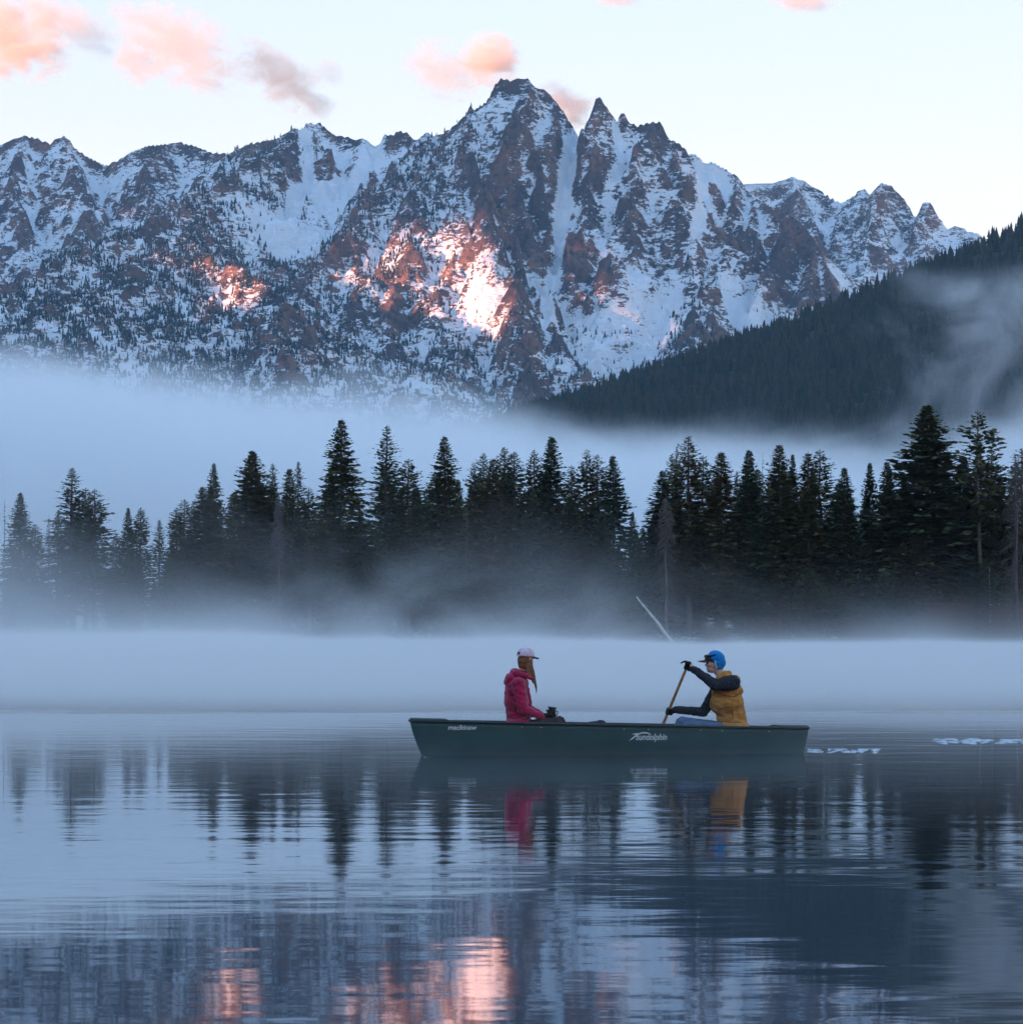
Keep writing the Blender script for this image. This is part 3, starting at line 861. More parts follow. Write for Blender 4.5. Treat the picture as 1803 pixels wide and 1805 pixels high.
tr = random.Random(4)
def plant(name, px, py, w, kind, back, label, cat='tree', group=None, lean=0.0, turn=None):
    """a tree whose tip stands at a pixel of the photo, 'back' metres behind the waterline"""
    x0 = (px - 901.5) / F_PX * (SHORE + back)
    Y = float(shore_y(np.array(x0))) + back
    top = at(px, py, Y)
    gz = ground_z(top.x, Y) - 0.25
    H = top.z - gz
    root = bpy.data.objects.new(name, None)
    COL.objects.link(root)
    root.location = (top.x - math.tan(lean) * H, Y, gz)
    root.rotation_euler = (0, lean, tr.uniform(0, 6.28) if turn is None else turn)
    if kind.startswith('snag'):
        tm, tw = SNAGS[int(kind[4])]
        wid = H * 0.0 + 1.0
        root.scale = (H * w, H * w, H)
        link('trunk', tm, root); link('branches', tw, root)['kind'] = 'stuff'
    else:
        tm, cm, bm_ = PROTO[kind][tr.randrange(3)]
        natural = 2 * KINDS_T[kind]['rad'] * H * F_PX / Y * 0.80
        s = H * max(0.55, min(1.7, w / natural))
        root.scale = (s, s, H)
        t = link('trunk', tm, root); link('crown', cm, root)['kind'] = 'stuff'; link('boughs', bm_, t)['kind'] = 'stuff'
    tag(root, label, cat, group)
    return root

G = 'conifers along the far shore'
TREES = [
 # name, px, py, width px, kind, metres behind the waterline, label
 ('dead_tree', 8, 880, 0.6, 'snag2', 9, 'bare dead trunk at the wood\'s left end, almost branchless'),
 ('spruce_tree', 36, 866, 66, 'spruce', 10, 'short spruce with level branches beside the bare trunk at the left end'),
 ('pine_tree', 62, 922, 58, 'pine', 16, 'low dark pine filling the gap right of the leftmost spruce'),
 ('dead_tree', 86, 905, 0.7, 'snag0', 12, 'thin leafless tree in the gap before the first tall pine cluster'),
 ('pine_tree', 127, 822, 82, 'open', 11, 'tall loose-crowned pine leading the cluster at the left of the wood'),
 ('pine_tree', 151, 858, 50, 'pine', 14, 'narrow pine hugging the right side of the tall loose-crowned pine'),
 ('pine_tree', 167, 860, 55, 'pine', 9, 'bushy-topped pine closing the left cluster on its right'),
 ('pine_tree', 103, 897, 55, 'open', 18, 'half-hidden thin pine on the left flank of the left cluster'),
 ('pine_tree', 205, 942, 52, 'pine', 15, 'short round-topped pine just right of the left cluster'),
 ('spruce_tree', 226, 893, 46, 'spruce', 10, 'small spire-topped spruce, left one of the twin low spires'),
 ('pine_tree', 248, 893, 38, 'pine', 12, 'small slim pine, right one of the twin low spires'),
 ('pine_tree', 281, 915, 44, 'open', 9, 'very small airy pine with pale fog showing through it'),
 ('pine_tree', 311, 893, 38, 'pine', 13, 'slim tufted pine, left of the pair before the taller wood'),
 ('pine_tree', 325, 878, 46, 'pine', 9, 'tufted pine, right of the pair before the taller wood'),
 ('pine_tree', 341, 882, 42, 'open', 16, 'thin pine tucked against the brownish pine clump'),
 ('spruce_tree', 377, 814, 58, 'spruce', 12, 'pointed bluish spruce rising left of the broad dark fir'),
 ('pine_tree', 358, 856, 62, 'column', 10, 'brownish column-shaped pine in front of the pointed bluish spruce'),
 ('fir_tree', 445, 792, 100, 'broad', 11, 'broad dark fir with a blunt peak left of the dead grey spruce'),
 ('pine_tree', 412, 868, 66, 'column', 15, 'dark pine wedged between the pointed spruce and the broad fir'),
 ('pine_tree', 481, 815, 52, 'open', 14, 'loose airy pine behind the right shoulder of the broad dark fir'),
 ('dead_tree', 492, 868, 1.1, 'snag1', 7, 'grey dead spruce with drooping twigs, the one in the left half'),
 ('pine_tree', 526, 811, 46, 'open', 15, 'airy pine top rising behind the narrow green spire'),
 ('fir_tree', 510, 824, 40, 'column', 11, 'narrow green spire just right of the dead grey spruce'),
 ('pine_tree', 544, 858, 62, 'pine', 8, 'reddish-brown pine with a long bare trunk left of the tallest spruce'),
 ('spruce_tree', 602, 736, 104, 'spruce', 12, 'tallest layered spruce of the left half, a full sharp cone'),
 ('fir_tree', 634, 900, 56, 'conic', 9, 'short dark fir at the right foot of the tall layered spruce'),
 ('pine_tree', 682, 747, 86, 'open', 11, 'tall see-through pine right of the tall layered spruce'),
 ('pine_tree', 720, 806, 62, 'pine', 9, 'dense-topped pine at the right of the tall see-through pine'),
 ('fir_tree', 660, 930, 66, 'young', 7, 'low olive fir between the tall layered spruce and the see-through pine'),
 ('spruce_tree', 783, 766, 92, 'spruce', 12, 'tall spruce with a spindly tip, right of the see-through pine'),
 ('pine_tree', 752, 872, 52, 'pine', 15, 'small pine in the notch left of the spindly-tipped spruce'),
 ('dead_tree', 822, 868, 0.6, 'snag2', 9, 'thin dead pole in the gap right of the spindly-tipped spruce'),
 ('pine_tree', 836, 812, 42, 'pine', 12, 'leftmost tufted top of the dense middle clump'),
 ('pine_tree', 852, 796, 44, 'pine', 16, 'second tufted top from the left in the dense middle clump'),
 ('pine_tree', 869, 806, 50, 'column', 9, 'rusty column-shaped pine in front of the dense middle clump'),
 ('pine_tree', 889, 786, 56, 'pine', 12, 'tallest tufted top of the dense middle clump'),
 ('pine_tree', 906, 794, 58, 'pine', 9, 'rightmost tufted top of the dense middle clump'),
 ('pine_tree', 941, 791, 46, 'pine', 14, 'slim pine close to the left of the sharp green cone'),
 ('fir_tree', 972, 767, 74, 'conic', 12, 'sharp green cone standing highest above the woman\'s head'),
 ('pine_tree', 1007, 818, 48, 'pine', 9, 'lower pine right of the sharp green cone'),
 ('pine_tree', 1034, 789, 46, 'pine', 13, 'left of two joined pines before the open gap'),
 ('pine_tree', 1053, 798, 52, 'pine', 11, 'right of two joined pines before the open gap'),
 ('spruce_tree', 1080, 800, 84, 'spruce', 9, 'dark spruce with long level boughs on the left edge of the open gap'),
 ('spruce_tree', 1115, 900, 38, 'spruce', 24, 'little spruce standing alone in the open gap'),
 ('fir_tree', 1133, 928, 62, 'young', 10, 'squat olive fir at the bottom of the open gap'),
 ('fir_tree', 1168, 827, 84, 'conic', 12, 'evenly tapered fir on the right edge of the open gap'),
 ('dead_tree', 1174, 868, 1.25, 'snag1', 6, 'large pale dead spruce with drooping branches above the fallen log'),
 ('pine_tree', 1184, 797, 36, 'pine', 15, 'thin pine top just right of the evenly tapered fir'),
 ('pine_tree', 1193, 784, 30, 'open', 18, 'thinnest wispy top beside the tall ragged pine'),
 ('pine_tree', 1213, 766, 62, 'pine', 11, 'tall ragged pine left of the man\'s blue hat'),
 ('pine_tree', 1239, 800, 54, 'pine', 14, 'bent-topped pine at the right side of the tall ragged pine'),
 ('fir_tree', 1271, 794, 58, 'column', 10, 'stout column-shaped fir above the man\'s blue hat'),
 ('pine_tree', 1299, 828, 46, 'open', 16, 'thin pine between the stout column and the next green cone'),
 ('fir_tree', 1320, 791, 68, 'conic', 11, 'green cone next right of the stout column-shaped fir'),
 ('dead_tree', 1344, 798, 0.5, 'snag2', 14, 'bare needle-thin pole rising beside the green cone'),
 ('spruce_tree', 1373, 781, 54, 'column', 12, 'narrow ragged spire with a bare lower trunk, mid right'),
 ('fir_tree', 1397, 798, 40, 'conic', 16, 'slender green spire behind the narrow ragged spire'),
 ('fir_tree', 1424, 795, 52, 'column', 10, 'yellowish-green fir left of the round-topped pine'),
 ('pine_tree', 1445, 790, 64, 'pine', 14, 'dark round-topped pine of the right half'),
 ('fir_tree', 1488, 822, 66, 'conic', 9, 'neat green cone right of the dark round-topped pine'),
 ('fir_tree', 1533, 813, 46, 'conic', 15, 'slim sharp green spire, left of the pair beside the giant'),
 ('fir_tree', 1563, 811, 64, 'conic', 11, 'wider green cone, right of the pair beside the giant'),
 ('fir_tree', 1634, 711, 150, 'broad', 9, 'giant dark fir, the tallest and widest tree of the shore'),
 ('fir_tree', 1594, 850, 90, 'broad', 12, 'bushy fir at the left foot of the giant'),
 ('pine_tree', 1723, 721, 88, 'flag', 7, 'tall bare-trunked pine with a flat bonsai-like top'),
 ('pine_tree', 1748, 790, 62, 'pine', 11, 'dark pine close behind the bonsai-topped pine\'s right side'),
 ('pine_tree', 1698, 802, 76, 'broad', 13, 'dark fir between the giant and the bonsai-topped pine'),
 ('dead_tree', 1790, 800, 1.2, 'snag1', 6, 'brownish half-dead conifer with drooping twigs at the right end'),
 ('pine_tree', 1801, 788, 96, 'pine', 11, 'big pine cut by the picture\'s right edge'),
 ('fir_tree', 1736, 985, 78, 'young', 4, 'small yellowish fir on the bank under the bonsai-topped pine'),
 ('fir_tree', 1612, 935, 120, 'young', 5, 'broad young fir on the bank beneath the giant'),
 ('fir_tree', 1560, 1010, 62, 'young', 4, 'small young fir left of the boulders on the bank'),
 ('fir_tree', 1430, 1000, 70, 'young', 5, 'young fir with pale trunks rising behind it, right of the man'),
 ('fir_tree', 1060, 905, 90, 'conic', 6, 'full green fir on the bank before the open gap'),
 ('fir_tree', 1005, 872, 86, 'conic', 7, 'olive fir in front of the dense wood behind the canoe'),
 ('fir_tree', 935, 858, 92, 'conic', 8, 'wide brownish-green fir right above the woman'),
]
for t in TREES:
    plant(*t, group=G)
# packed second row
env_x = [t[1] for t in TREES if not t[4].startswith('snag')]
env_y = [t[2] for t in TREES if not t[4].startswith('snag')]
fr = random.Random(17)
seen_lab = set()
for i in range(88):
    px = 20 + i * 20.6 + fr.uniform(-8, 8)
    if 1085 < px < 1135:
        continue
    near = min((abs(a - px), b) for a, b in zip(env_x, env_y))[1]
    loc = np.interp(px, env_x if env_x == sorted(env_x) else sorted(env_x), [b for _, b in sorted(zip(env_x, env_y))])
    py = max(loc, near) + fr.uniform(15, 110) if px > 330 else max(loc, near) + fr.uniform(60, 150)
    ref = min(TREES, key=lambda t: abs(t[1] - px))
    side = 'left' if px < ref[1] else 'right'
    words_ = ref[6].split(',')[0].split()[:7]
    while words_[-1] in ('of', 'the', 'a', 'with', 'at', 'in', 'and', 'beside', 'behind', 'before', 'left', 'right', 'on', 'just', 'above', 'to', 'between', 'leading', 'close', 'rising'):
        words_.pop()
    lab = 'dim second-row conifer just %s of the %s' % (side, ' '.join(words_))
    if lab in seen_lab:
        continue
    seen_lab.add(lab)
    plant('pine_tree', px, min(py, 1040), fr.uniform(52, 86), fr.choice(['pine', 'column', 'conic', 'open', 'spruce']), fr.uniform(18, 34), lab, group='second row of the shore wood')

# ------------------------------------------------------------------ things on the bank
def shore_point(px, back):
    x0 = (px - 901.5) / F_PX * (SHORE + back)
    Y = float(shore_y(np.array(x0))) + back
    return Vector((x0, Y, ground_z(x0, Y)))

def log_thing(name, a, b, r0, r1, mat, label, stubs=5, seed=1):
    rnd = random.Random(seed)
    a, b = Vector(a), Vector(b)
    root = bpy.data.objects.new(name, None); COL.objects.link(root); root.location = a
    n = 9
    pts = [(b - a) * (i / (n - 1)) + Vector((rnd.uniform(-.06, .06), rnd.uniform(-.06, .06), rnd.uniform(-.06, .06))) * (0 < i < n - 1) for i in range(n)]
    v, f = tube_np(pts, [r0 + (r1 - r0) * i / (n - 1) for i in range(n)], 10)
    link('trunk', mesh_np('log_trunk', np.array([tuple(q) for q in v]), np.array(f), mat), root)
    for i in range(stubs):
        s = rnd.uniform(.3, .95)
        o = (b - a) * s
        d = Vector((rnd.uniform(-1, 1), rnd.uniform(-1, 1), rnd.uniform(-.6, .8))).normalized()
        v, f = tube_np([o, o + d * rnd.uniform(.3, .9)], [0.04, 0.012], 5)
        link('branch_stub', mesh_np('stub', np.array([tuple(q) for q in v]), np.array(f), mat), root)
    tag(root, label, 'log')

MAT_PALE = bark_mat('weathered_log', (0.42, 0.40, 0.38), (0.62, 0.60, 0.57))
p0 = at(1198, 1141, float(shore_y(np.array(20.))) - 1.0); p0.z = 0.02
log_thing('fallen_log', p0, at(1122, 1052, p0.y + 3.0), 0.26, 0.10, MAT_PALE, 'pale fallen log slanting from the bank into the water', 6, 3)
b0 = shore_point(1753, 4)
log_thing('leaning_pole', b0 - Vector((0, 0, .1)), at(1744, 1000, b0.y), 0.12, 0.05, MAT_PALE, 'pale broken pole leaning beside the small yellowish fir', 2, 5)

MAT_ROCK = simple_mat('shore_boulder', (0.30, 0.28, 0.27), 0.9, 0.3, 1.6, 0.6, 4.0)
def boulder(px, back, size, label, seed):
    rnd = random.Random(seed)
    c = shore_point(px, back)
    bm = bmesh.new(); bmesh.ops.create_icosphere(bm, subdivisions=3, radius=1.0)
    ph = [rnd.uniform(0, 9) for _ in range(3)]
    for v in bm.verts:
        n = float(fbm(np.array(v.co.x * 1.3 + ph[0]), np.array(v.co.y * 1.3 + v.co.z * 0.9 + ph[1]), 3, seed))
        v.co *= 1 + 0.45 * n
        v.co = Vector((v.co.x * size[0], v.co.y * size[1], max(-.35, v.co.z) * size[2]))
    me = bpy.data.meshes.new('boulder'); bm.to_mesh(me); bm.free()
    me.materials.append(MAT_ROCK)
    o = link('boulder', me, loc=c + Vector((0, 0, 0.15)))
    tag(o, label, 'boulder', 'boulders on the bank')
boulder(1602, 0.6, (1.7, 1.1, 1.0), 'large pale boulder at the waterline below the giant fir', 2)
boulder(1572, 0.4, (0.9, 0.8, 0.7), 'smaller pale boulder left of the large one', 3)
boulder(1626, 0.2, (0.8, 0.7, 0.6), 'low pale boulder right of the large one', 4)

MAT_TWIG = simple_mat('willow_twigs', (0.16, 0.085, 0.075), 0.9, 0.35, 3.0)
MAT_TWIG2 = simple_mat('brown_twigs', (0.15, 0.10, 0.07), 0.9, 0.35, 3.0)
def shrub(px, back, w, h, label, seed, mat):
    rnd = random.Random(seed)
    c = shore_point(px, back)
    V, F = [], []
    for i in range(int(150 * w / 2)):
        o = Vector((rnd.gauss(0, w * .28), rnd.gauss(0, .6), 0))
        L = h * rnd.uniform(.45, 1.05)
        d = Vector((rnd.gauss(0, .22), rnd.gauss(0, .25), 1)).normalized()
        bend = Vector((rnd.gauss(0, .2), rnd.gauss(0, .2), 0)) * L
        pts = [o, o + d * L * .5 + bend * .2, o + d * L + bend]
        v, f = tube_np(pts, [0.022, 0.015, 0.006], 3)
        b = len(V); V += v; F += [tuple(x + b for x in q) for q in f]
        for _ in range(4):
            s = rnd.uniform(.35, .95)
            q = o + d * L * s + bend * s * s
            e = q + (d + Vector((rnd.gauss(0, .5), rnd.gauss(0, .5), .1))) * L * rnd.uniform(.12, .3)
            v, f = tube_np([q, e], [0.011, 0.005], 3)
            b = len(V); V += v; F += [tuple(x + b for x in q2) for q2 in f]
    me = mesh_np('shrub', np.array([tuple(q) for q in V]), np.array(F), mat)
    o = link('willow_shrub', me, loc=c - Vector((0, 0, .1)))
    tag(o, label, 'shrub', 'bare shrubs along the bank')
for i, (px, bk, w, h, lab, mt) in enumerate([
    (1668, 1.5, 4.2, 6.0, 'tall reddish bare willow between the boulders and the small yellowish fir', MAT_TWIG),
    (1700, 2.5, 3.4, 5.2, 'reddish bare willow touching the left side of the small yellowish fir', MAT_TWIG),
    (1780, 1.5, 5.0, 5.4, 'wide reddish bare willow at the right end of the bank', MAT_TWIG),
    (1520, 2.0, 3.6, 3.2, 'low greyish bare shrub left of the boulders', MAT_TWIG2),
    (1350, 2.0, 4.6, 3.4, 'brown bare shrub on the bank behind the canoe\'s stern', MAT_TWIG2),
    (1260, 2.0, 3.6, 3.0, 'brown bare shrub on the bank right above the man', MAT_TWIG2),
    (615, 1.0, 5.5, 3.2, 'low brown brush below the tall layered spruce', MAT_TWIG2),
    (1100, 1.5, 4.0, 3.4, 'brown bare shrub at the upper end of the fallen log', MAT_TWIG2),
    (880, 1.5, 4.6, 2.8, 'low brown brush on the misty bank left of the woman', MAT_TWIG2)]):
    shrub(px, bk, w, h, lab, 40 + i, mt)

# ------------------------------------------------------------------ mist on the lake
kk, v = volume_mat('lake_mist', (0.992, 0.996, 1.0), 0.0)
p = kk.pos()
sp = kk.n('SeparateXYZ', ins={0: p})
x, y, z = sp.outputs
n1 = kk.noise(kk.mapping(p, (0.055, 0.003, 0.07)), 1.0, 5, 0.62, 0.5)
left = kk.ramp(x, -66, 15, 1.2, 0.42, False)
hs = kk.math('MULTIPLY', left, kk.ramp(n1, 0.33, 0.67, 0.5, 6.2, False))      # local height of the mist
fall = kk.math('EXPONENT', kk.math('MULTIPLY', kk.math('DIVIDE', z, hs), -1.0))
hl = kk.math('MULTIPLY', kk.ramp(y, 75, 450, 0.42, 0.80, False), kk.math('MULTIPLY', kk.ramp(n1, 0.33, 0.67, 0.6, 1.4, False), kk.ramp(x, -60, 20, 1.5, 0.9, False)))
zz = kk.math('DIVIDE', z, hl)
low = kk.math('MULTIPLY', kk.math('EXPONENT', kk.math('MULTIPLY', kk.math('MULTIPLY', zz, zz), -1.0)), 0.20)   # steam lying on the ruffled water
near = kk.ramp(y, 180, 430, 0.0, 0.0200, True)
thin = kk.math('MULTIPLY', kk.math('EXPONENT', kk.math('MULTIPLY', z, -4.5)), kk.math('MULTIPLY', kk.ramp(y, 26, 46, 0.0, 0.022), kk.ramp(kk.noise(kk.mapping(p, (0.35, 0.10, 0.5)), 1.0, 3), 0.3, 0.7, 0.3, 1.6, False)))   # breath of steam round the canoe
low = kk.math('MAXIMUM', low, 0.0)
kk.put(v.inputs['Density'], kk.math('ADD', kk.math('ADD', kk.math('MULTIPLY', fall, near), thin), kk.math('MULTIPLY', low, kk.ramp(kk.math('MULTIPLY_ADD', kk.noise(kk.mapping(p, (0.12, 0.1, 0)), 1.0, 3), 8.0, y), 68, 80))))
tag(box_obj('lake_mist', (-95, 25, 0.02), (95, 452, 22), kk.m), 'low mist drifting over the water before the far bank', kind='stuff')
# ------------------------------------------------------------------ canoe
CY0, CYAW = 45.2, R(12)
CX0 = (1077 - 901.5) / F_PX * CY0
L2, BEAM, ZK = 2.46, 0.44, -0.13
def zg(x):
    return 0.352 - 0.0225 * x
def half_len(h, sx):
    return L2 - (0.20 if sx < 0 else 0.10) * (1 - h) ** 1.3
def hull_y(x, h):
    """half breadth of the hull at length x and relative height h"""
    Lh = half_len(h, x)
    q = min(1.0, abs(x) / Lh)
    b = BEAM * max(0.0, 1 - q ** 2.3) ** 0.8
    return b * (1 - (1 - h) ** 3.4) ** 0.5 * (0.86 + 0.14 * h) + 0.004
canoe = bpy.data.objects.new('canoe', None)
COL.objects.link(canoe)
canoe.location = (CX0, CY0, 0)
canoe.rotation_euler = (0, 0, CYAW)
tag(canoe, 'dark green open canoe carrying two people across the calm water', 'canoe')
k = NT('green_hull_plastic')
v = k.objco()
sepz = k.n('SeparateXYZ', ins={0: v}).outputs[2]
c = k.mix(k.ramp(k.noise(v, 3.0, 5), 0.35, 0.7), (0.004, 0.044, 0.046), (0.007, 0.062, 0.064))
scr = k.ramp(k.noise(k.mapping(v, (2.5, 2.5, 60)), 1.0, 6, 0.7), 0.62, 0.72)
c = k.mix(k.math('MULTIPLY', scr, 0.35), c, (0.05, 0.15, 0.15))
k.put(k.bsdf.inputs['Base Color'], c)
k.bsdf.inputs['Roughness'].default_value = 0.5
k.put(k.bsdf.inputs['Normal'], k.bump(k.noise(v, 180, 2), 0.15, 0.002))
MAT_HULL = k.m
MAT_RIM = simple_mat('black_rim_plastic', (0.016, 0.026, 0.028), 0.5, 0.2, 20)
MAT_SEATP = simple_mat('seat_plastic', (0.012, 0.05, 0.05), 0.5, 0.2, 10)
NX, NH = 72, 14
V, F = [], []
hs_ = [(j / NH) ** 1.5 for j in range(NH + 1)]
def hull_pt(s, h, side):
    x = s * half_len(h, s)
    z = ZK + h * (zg(x) - ZK)
    return (x, side * hull_y(x, h), z)
ss = [math.sin(math.pi / 2 * (2 * i / NX - 1)) for i in range(NX + 1)]
row = 2 * NH + 1
for s in ss:
    for j in range(NH, 0, -1):
        V.append(hull_pt(s, hs_[j], -1))
    V.append((s * half_len(0, s), 0, ZK + (0.10 * max(0, abs(s) - .8) * 3) ** 1))
    for j in range(1, NH + 1):
        V.append(hull_pt(s, hs_[j], 1))
for i in range(NX):
    for j in range(row - 1):
        F.append((i * row + j, (i + 1) * row + j, (i + 1) * row + j + 1, i * row + j + 1))
for e in (0, NX):     # stems
    for j in range(NH):
        a, b = e * row + j, e * row + row - 1 - j
        if a + 1 <= b - 1:
            F.append((a, a + 1, b - 1, b) if a + 1 != b - 1 else (a, a + 1, b, b))
F4 = [f for f in F if len(set(f)) == 4]
hull = link('hull', mesh_np('hull', np.array(V), np.array(F4), MAT_HULL), canoe)
md = hull.modifiers.new('wall', 'SOLIDIFY'); md.thickness = 0.012; md.offset = 1
def sweep(name, pts, w, h, mat, parent):
    V, F = [], []
    pts = [Vector(p) for p in pts]
    for i, p in enumerate(pts):
        d = (pts[min(i + 1, len(pts) - 1)] - pts[max(i - 1, 0)]).normalized()
        n = Vector((-d.y, d.x, 0)).normalized()
        for a, b in ((-1, -.6), (-1, .6), (-.6, 1), (.6, 1), (1, .6), (1, -.6)):
            V.append(p + n * a * w / 2 + Vector((0, 0, b * h / 2)))
    m = 6
    for i in range(len(pts) - 1):
        for j in range(m):
            F.append((i * m + j, (i + 1) * m + j, (i + 1) * m + (j + 1) % m, i * m + (j + 1) % m))
    me = mesh_np(name, np.array([tuple(v) for v in V]), np.array(F), mat)
    return link(name, me, parent)
for side in (-1, 1):
    pts = [(s * L2, side * (hull_y(s * L2, 1.0) + 0.004), zg(s * L2) + 0.002) for s in ss]
    g = sweep('gunwale', pts, 0.045, 0.034, MAT_RIM, canoe)
MAT_RIVET = simple_mat('rivet_metal', (0.55, 0.55, 0.55), 0.35, 0.1, 20)
bm = bmesh.new(); bmesh.ops.create_uvsphere(bm, u_segments=8, v_segments=5, radius=0.007)
rivet_me = bpy.data.meshes.new('rivet'); bm.to_mesh(rivet_me); bm.free(); rivet_me.materials.append(MAT_RIVET)
for x in (-1.18, -0.95, 0.05, 0.35, 1.0, 1.28, -1.9, 1.9):
    z = zg(x) - 0.040
    h = (z - ZK) / (zg(x) - ZK)
    link('rivet', rivet_me, canoe, (x, -hull_y(x, h) - 0.008, z))
for sg in (-1, 1):       # end decks
    xs_ = [sg * (L2 - 0.43 + 0.43 * t) for t in (0, .12, .3, .5, .7, .88, 1.0)]
    V, F = [], []
    for x in xs_:
        y = hull_y(x, 1.0) + 0.020
        for dz in (0.016, 0.030):
            V += [(x, -y, zg(x) + dz - 0.006), (x, 0, zg(x) + dz + 0.010), (x, y, zg(x) + dz - 0.006)]
    for i in range(len(xs_) - 1):
        a, b = i * 6, (i + 1) * 6
        for (p, q) in ((3, 4), (4, 5)):
            F.append((a + p, b + p, b + q, a + q))
        for (p, q) in ((0, 1), (1, 2)):
            F.append((a + q, b + q, b + p, a + p))
        F.append((a, b, b + 3, a + 3)); F.append((a + 5, b + 5, b + 2, a + 2))
    e = 6 * (len(xs_) - 1)
    F += [(0, 3, 4, 1), (1, 4, 5, 2), (e + 1, e + 4, e + 3, e), (e + 2, e + 5, e + 4, e + 1)]
    link('end_deck', mesh_np('end_deck', np.array(V), np.array(F), MAT_RIM, smooth=False), canoe)
def bench(x, z, dx, name, mat):
    h = (z - ZK) / (zg(x) - ZK)
    y = hull_y(x, min(h, .99)) - 0.012
    bm = bmesh.new(); bmesh.ops.create_cube(bm, size=1.0)
    for v in bm.verts:
        v.co = (x + v.co.x * dx, v.co.y * 2 * y, z + v.co.z * 0.03)
    bmesh.ops.bevel(bm, geom=list(bm.edges), offset=0.008, segments=2, affect='EDGES')
    me = bpy.data.meshes.new(name); bm.to_mesh(me); bm.free(); me.materials.append(mat)
    link(name, me, canoe)
bench(-1.08, 0.235, 0.26, 'seat', MAT_SEATP)
bench(1.50, 0.205, 0.26, 'seat', MAT_SEATP)
bench(0.22, zg(.22) - 0.05, 0.07, 'thwart', MAT_SEATP)

# lettering on the side
MAT_DECAL = simple_mat('decal_white', (0.62, 0.66, 0.70), 0.6, 0.15, 30)
MAT_DECAL2 = simple_mat('decal_shadow', (0.20, 0.26, 0.29), 0.6, 0.15, 30)
def on_hull(name, pts2, faces, mat, lift=0.004):
    """flat outline (canoe x, height z) laid onto the near side of the hull"""
    V = []
    for x, z in pts2:
        h = min(.99, max(.02, (z - ZK) / (zg(x) - ZK)))
        V.append((x, -hull_y(x, h) - 0.012 - lift, z))
    me = bpy.data.meshes.new(name)
    me.from_pydata(V, [], faces)
    me.materials.append(mat)
    return link(name, me, canoe)
def text_mesh(s, shear, offset=0.0):
    cu = bpy.data.curves.new('txt', 'FONT')
    cu.body, cu.size, cu.shear, cu.offset = s, 1.0, shear, offset
    o = bpy.data.objects.new('txt', cu)
    COL.objects.link(o)
    bpy.context.view_layer.update()
    me = bpy.data.meshes.new_from_object(o.evaluated_get(bpy.context.evaluated_depsgraph_get()))
    pts = [(v.co.x, v.co.y) for v in me.vertices]; fs = [tuple(p.vertices) for p in me.polygons]
    bpy.data.objects.remove(o); bpy.data.meshes.remove(me)
    return pts, fs
def px_to_canoe(px, py):
    """canoe x, z of a photo pixel on the near side"""
    x = (px - 901.5) / F_PX * CY0 - CX0
    for _ in range(6):
        Y = CY0 + x * math.sin(CYAW) - hull_y(x, .8) * math.cos(CYAW)
        X = (px - 901.5) / F_PX * Y
        x = (X - CX0 - hull_y(x, .8) * math.sin(CYAW)) / math.cos(CYAW)
    z = CAM_H + (1128 - py) / F_PX * Y
    return x, z
def lay_text(s, px0, px1, py_top, py_base, shear, name, tall='d'):
    pts, fs = text_mesh(s, shear, 0.018)
    xs0, xs1 = min(p[0] for p in pts), max(p[0] for p in pts)
    (x0, zb), (x1, zb1) = px_to_canoe(px0, py_base), px_to_canoe(px1, py_base)
    zt = px_to_canoe(px0, py_top)[1]
    hgt = max(p[1] for p in pts)
    sx, sz = (x1 - x0) / (xs1 - xs0), (zt - zb) / hgt
    tr_ = lambda p: (x0 + (p[0] - xs0) * sx, zb + (zb1 - zb) * (p[0] - xs0) / (xs1 - xs0) + p[1] * sz)
    on_hull(name + '_shadow', [tuple(a + b for a, b in zip(tr_(p), (0.004, -0.004))) for p in pts], fs, MAT_DECAL2, 0.002)
    on_hull(name, [tr_(p) for p in pts], fs, MAT_DECAL, 0.005)
lay_text('sundolphin', 1120, 1175, 1293, 1304, 0.25, 'maker_lettering')
lay_text('mackinaw', 789, 840, 1278, 1286, 0.25, 'model_lettering')
sw = [(1108, 1306), (1114, 1300), (1120, 1295), (1127, 1291.5), (1134, 1290), (1141, 1291), (1147, 1294.5), (1140, 1293.2), (1133, 1292.6), (1127, 1294), (1121, 1297.5), (1115, 1302.5)]
sp_ = [px_to_canoe(*q) for q in sw]
on_hull('leaping_emblem', sp_, [tuple(range(len(sp_)))], MAT_DECAL, 0.005)
sw = [(1112, 1294), (1118, 1292.5), (1124, 1292), (1122, 1294.5), (1117, 1295)]
sp_ = [px_to_canoe(*q) for q in sw]
on_hull('leaping_emblem', sp_, [tuple(range(len(sp_)))], MAT_DECAL, 0.005)

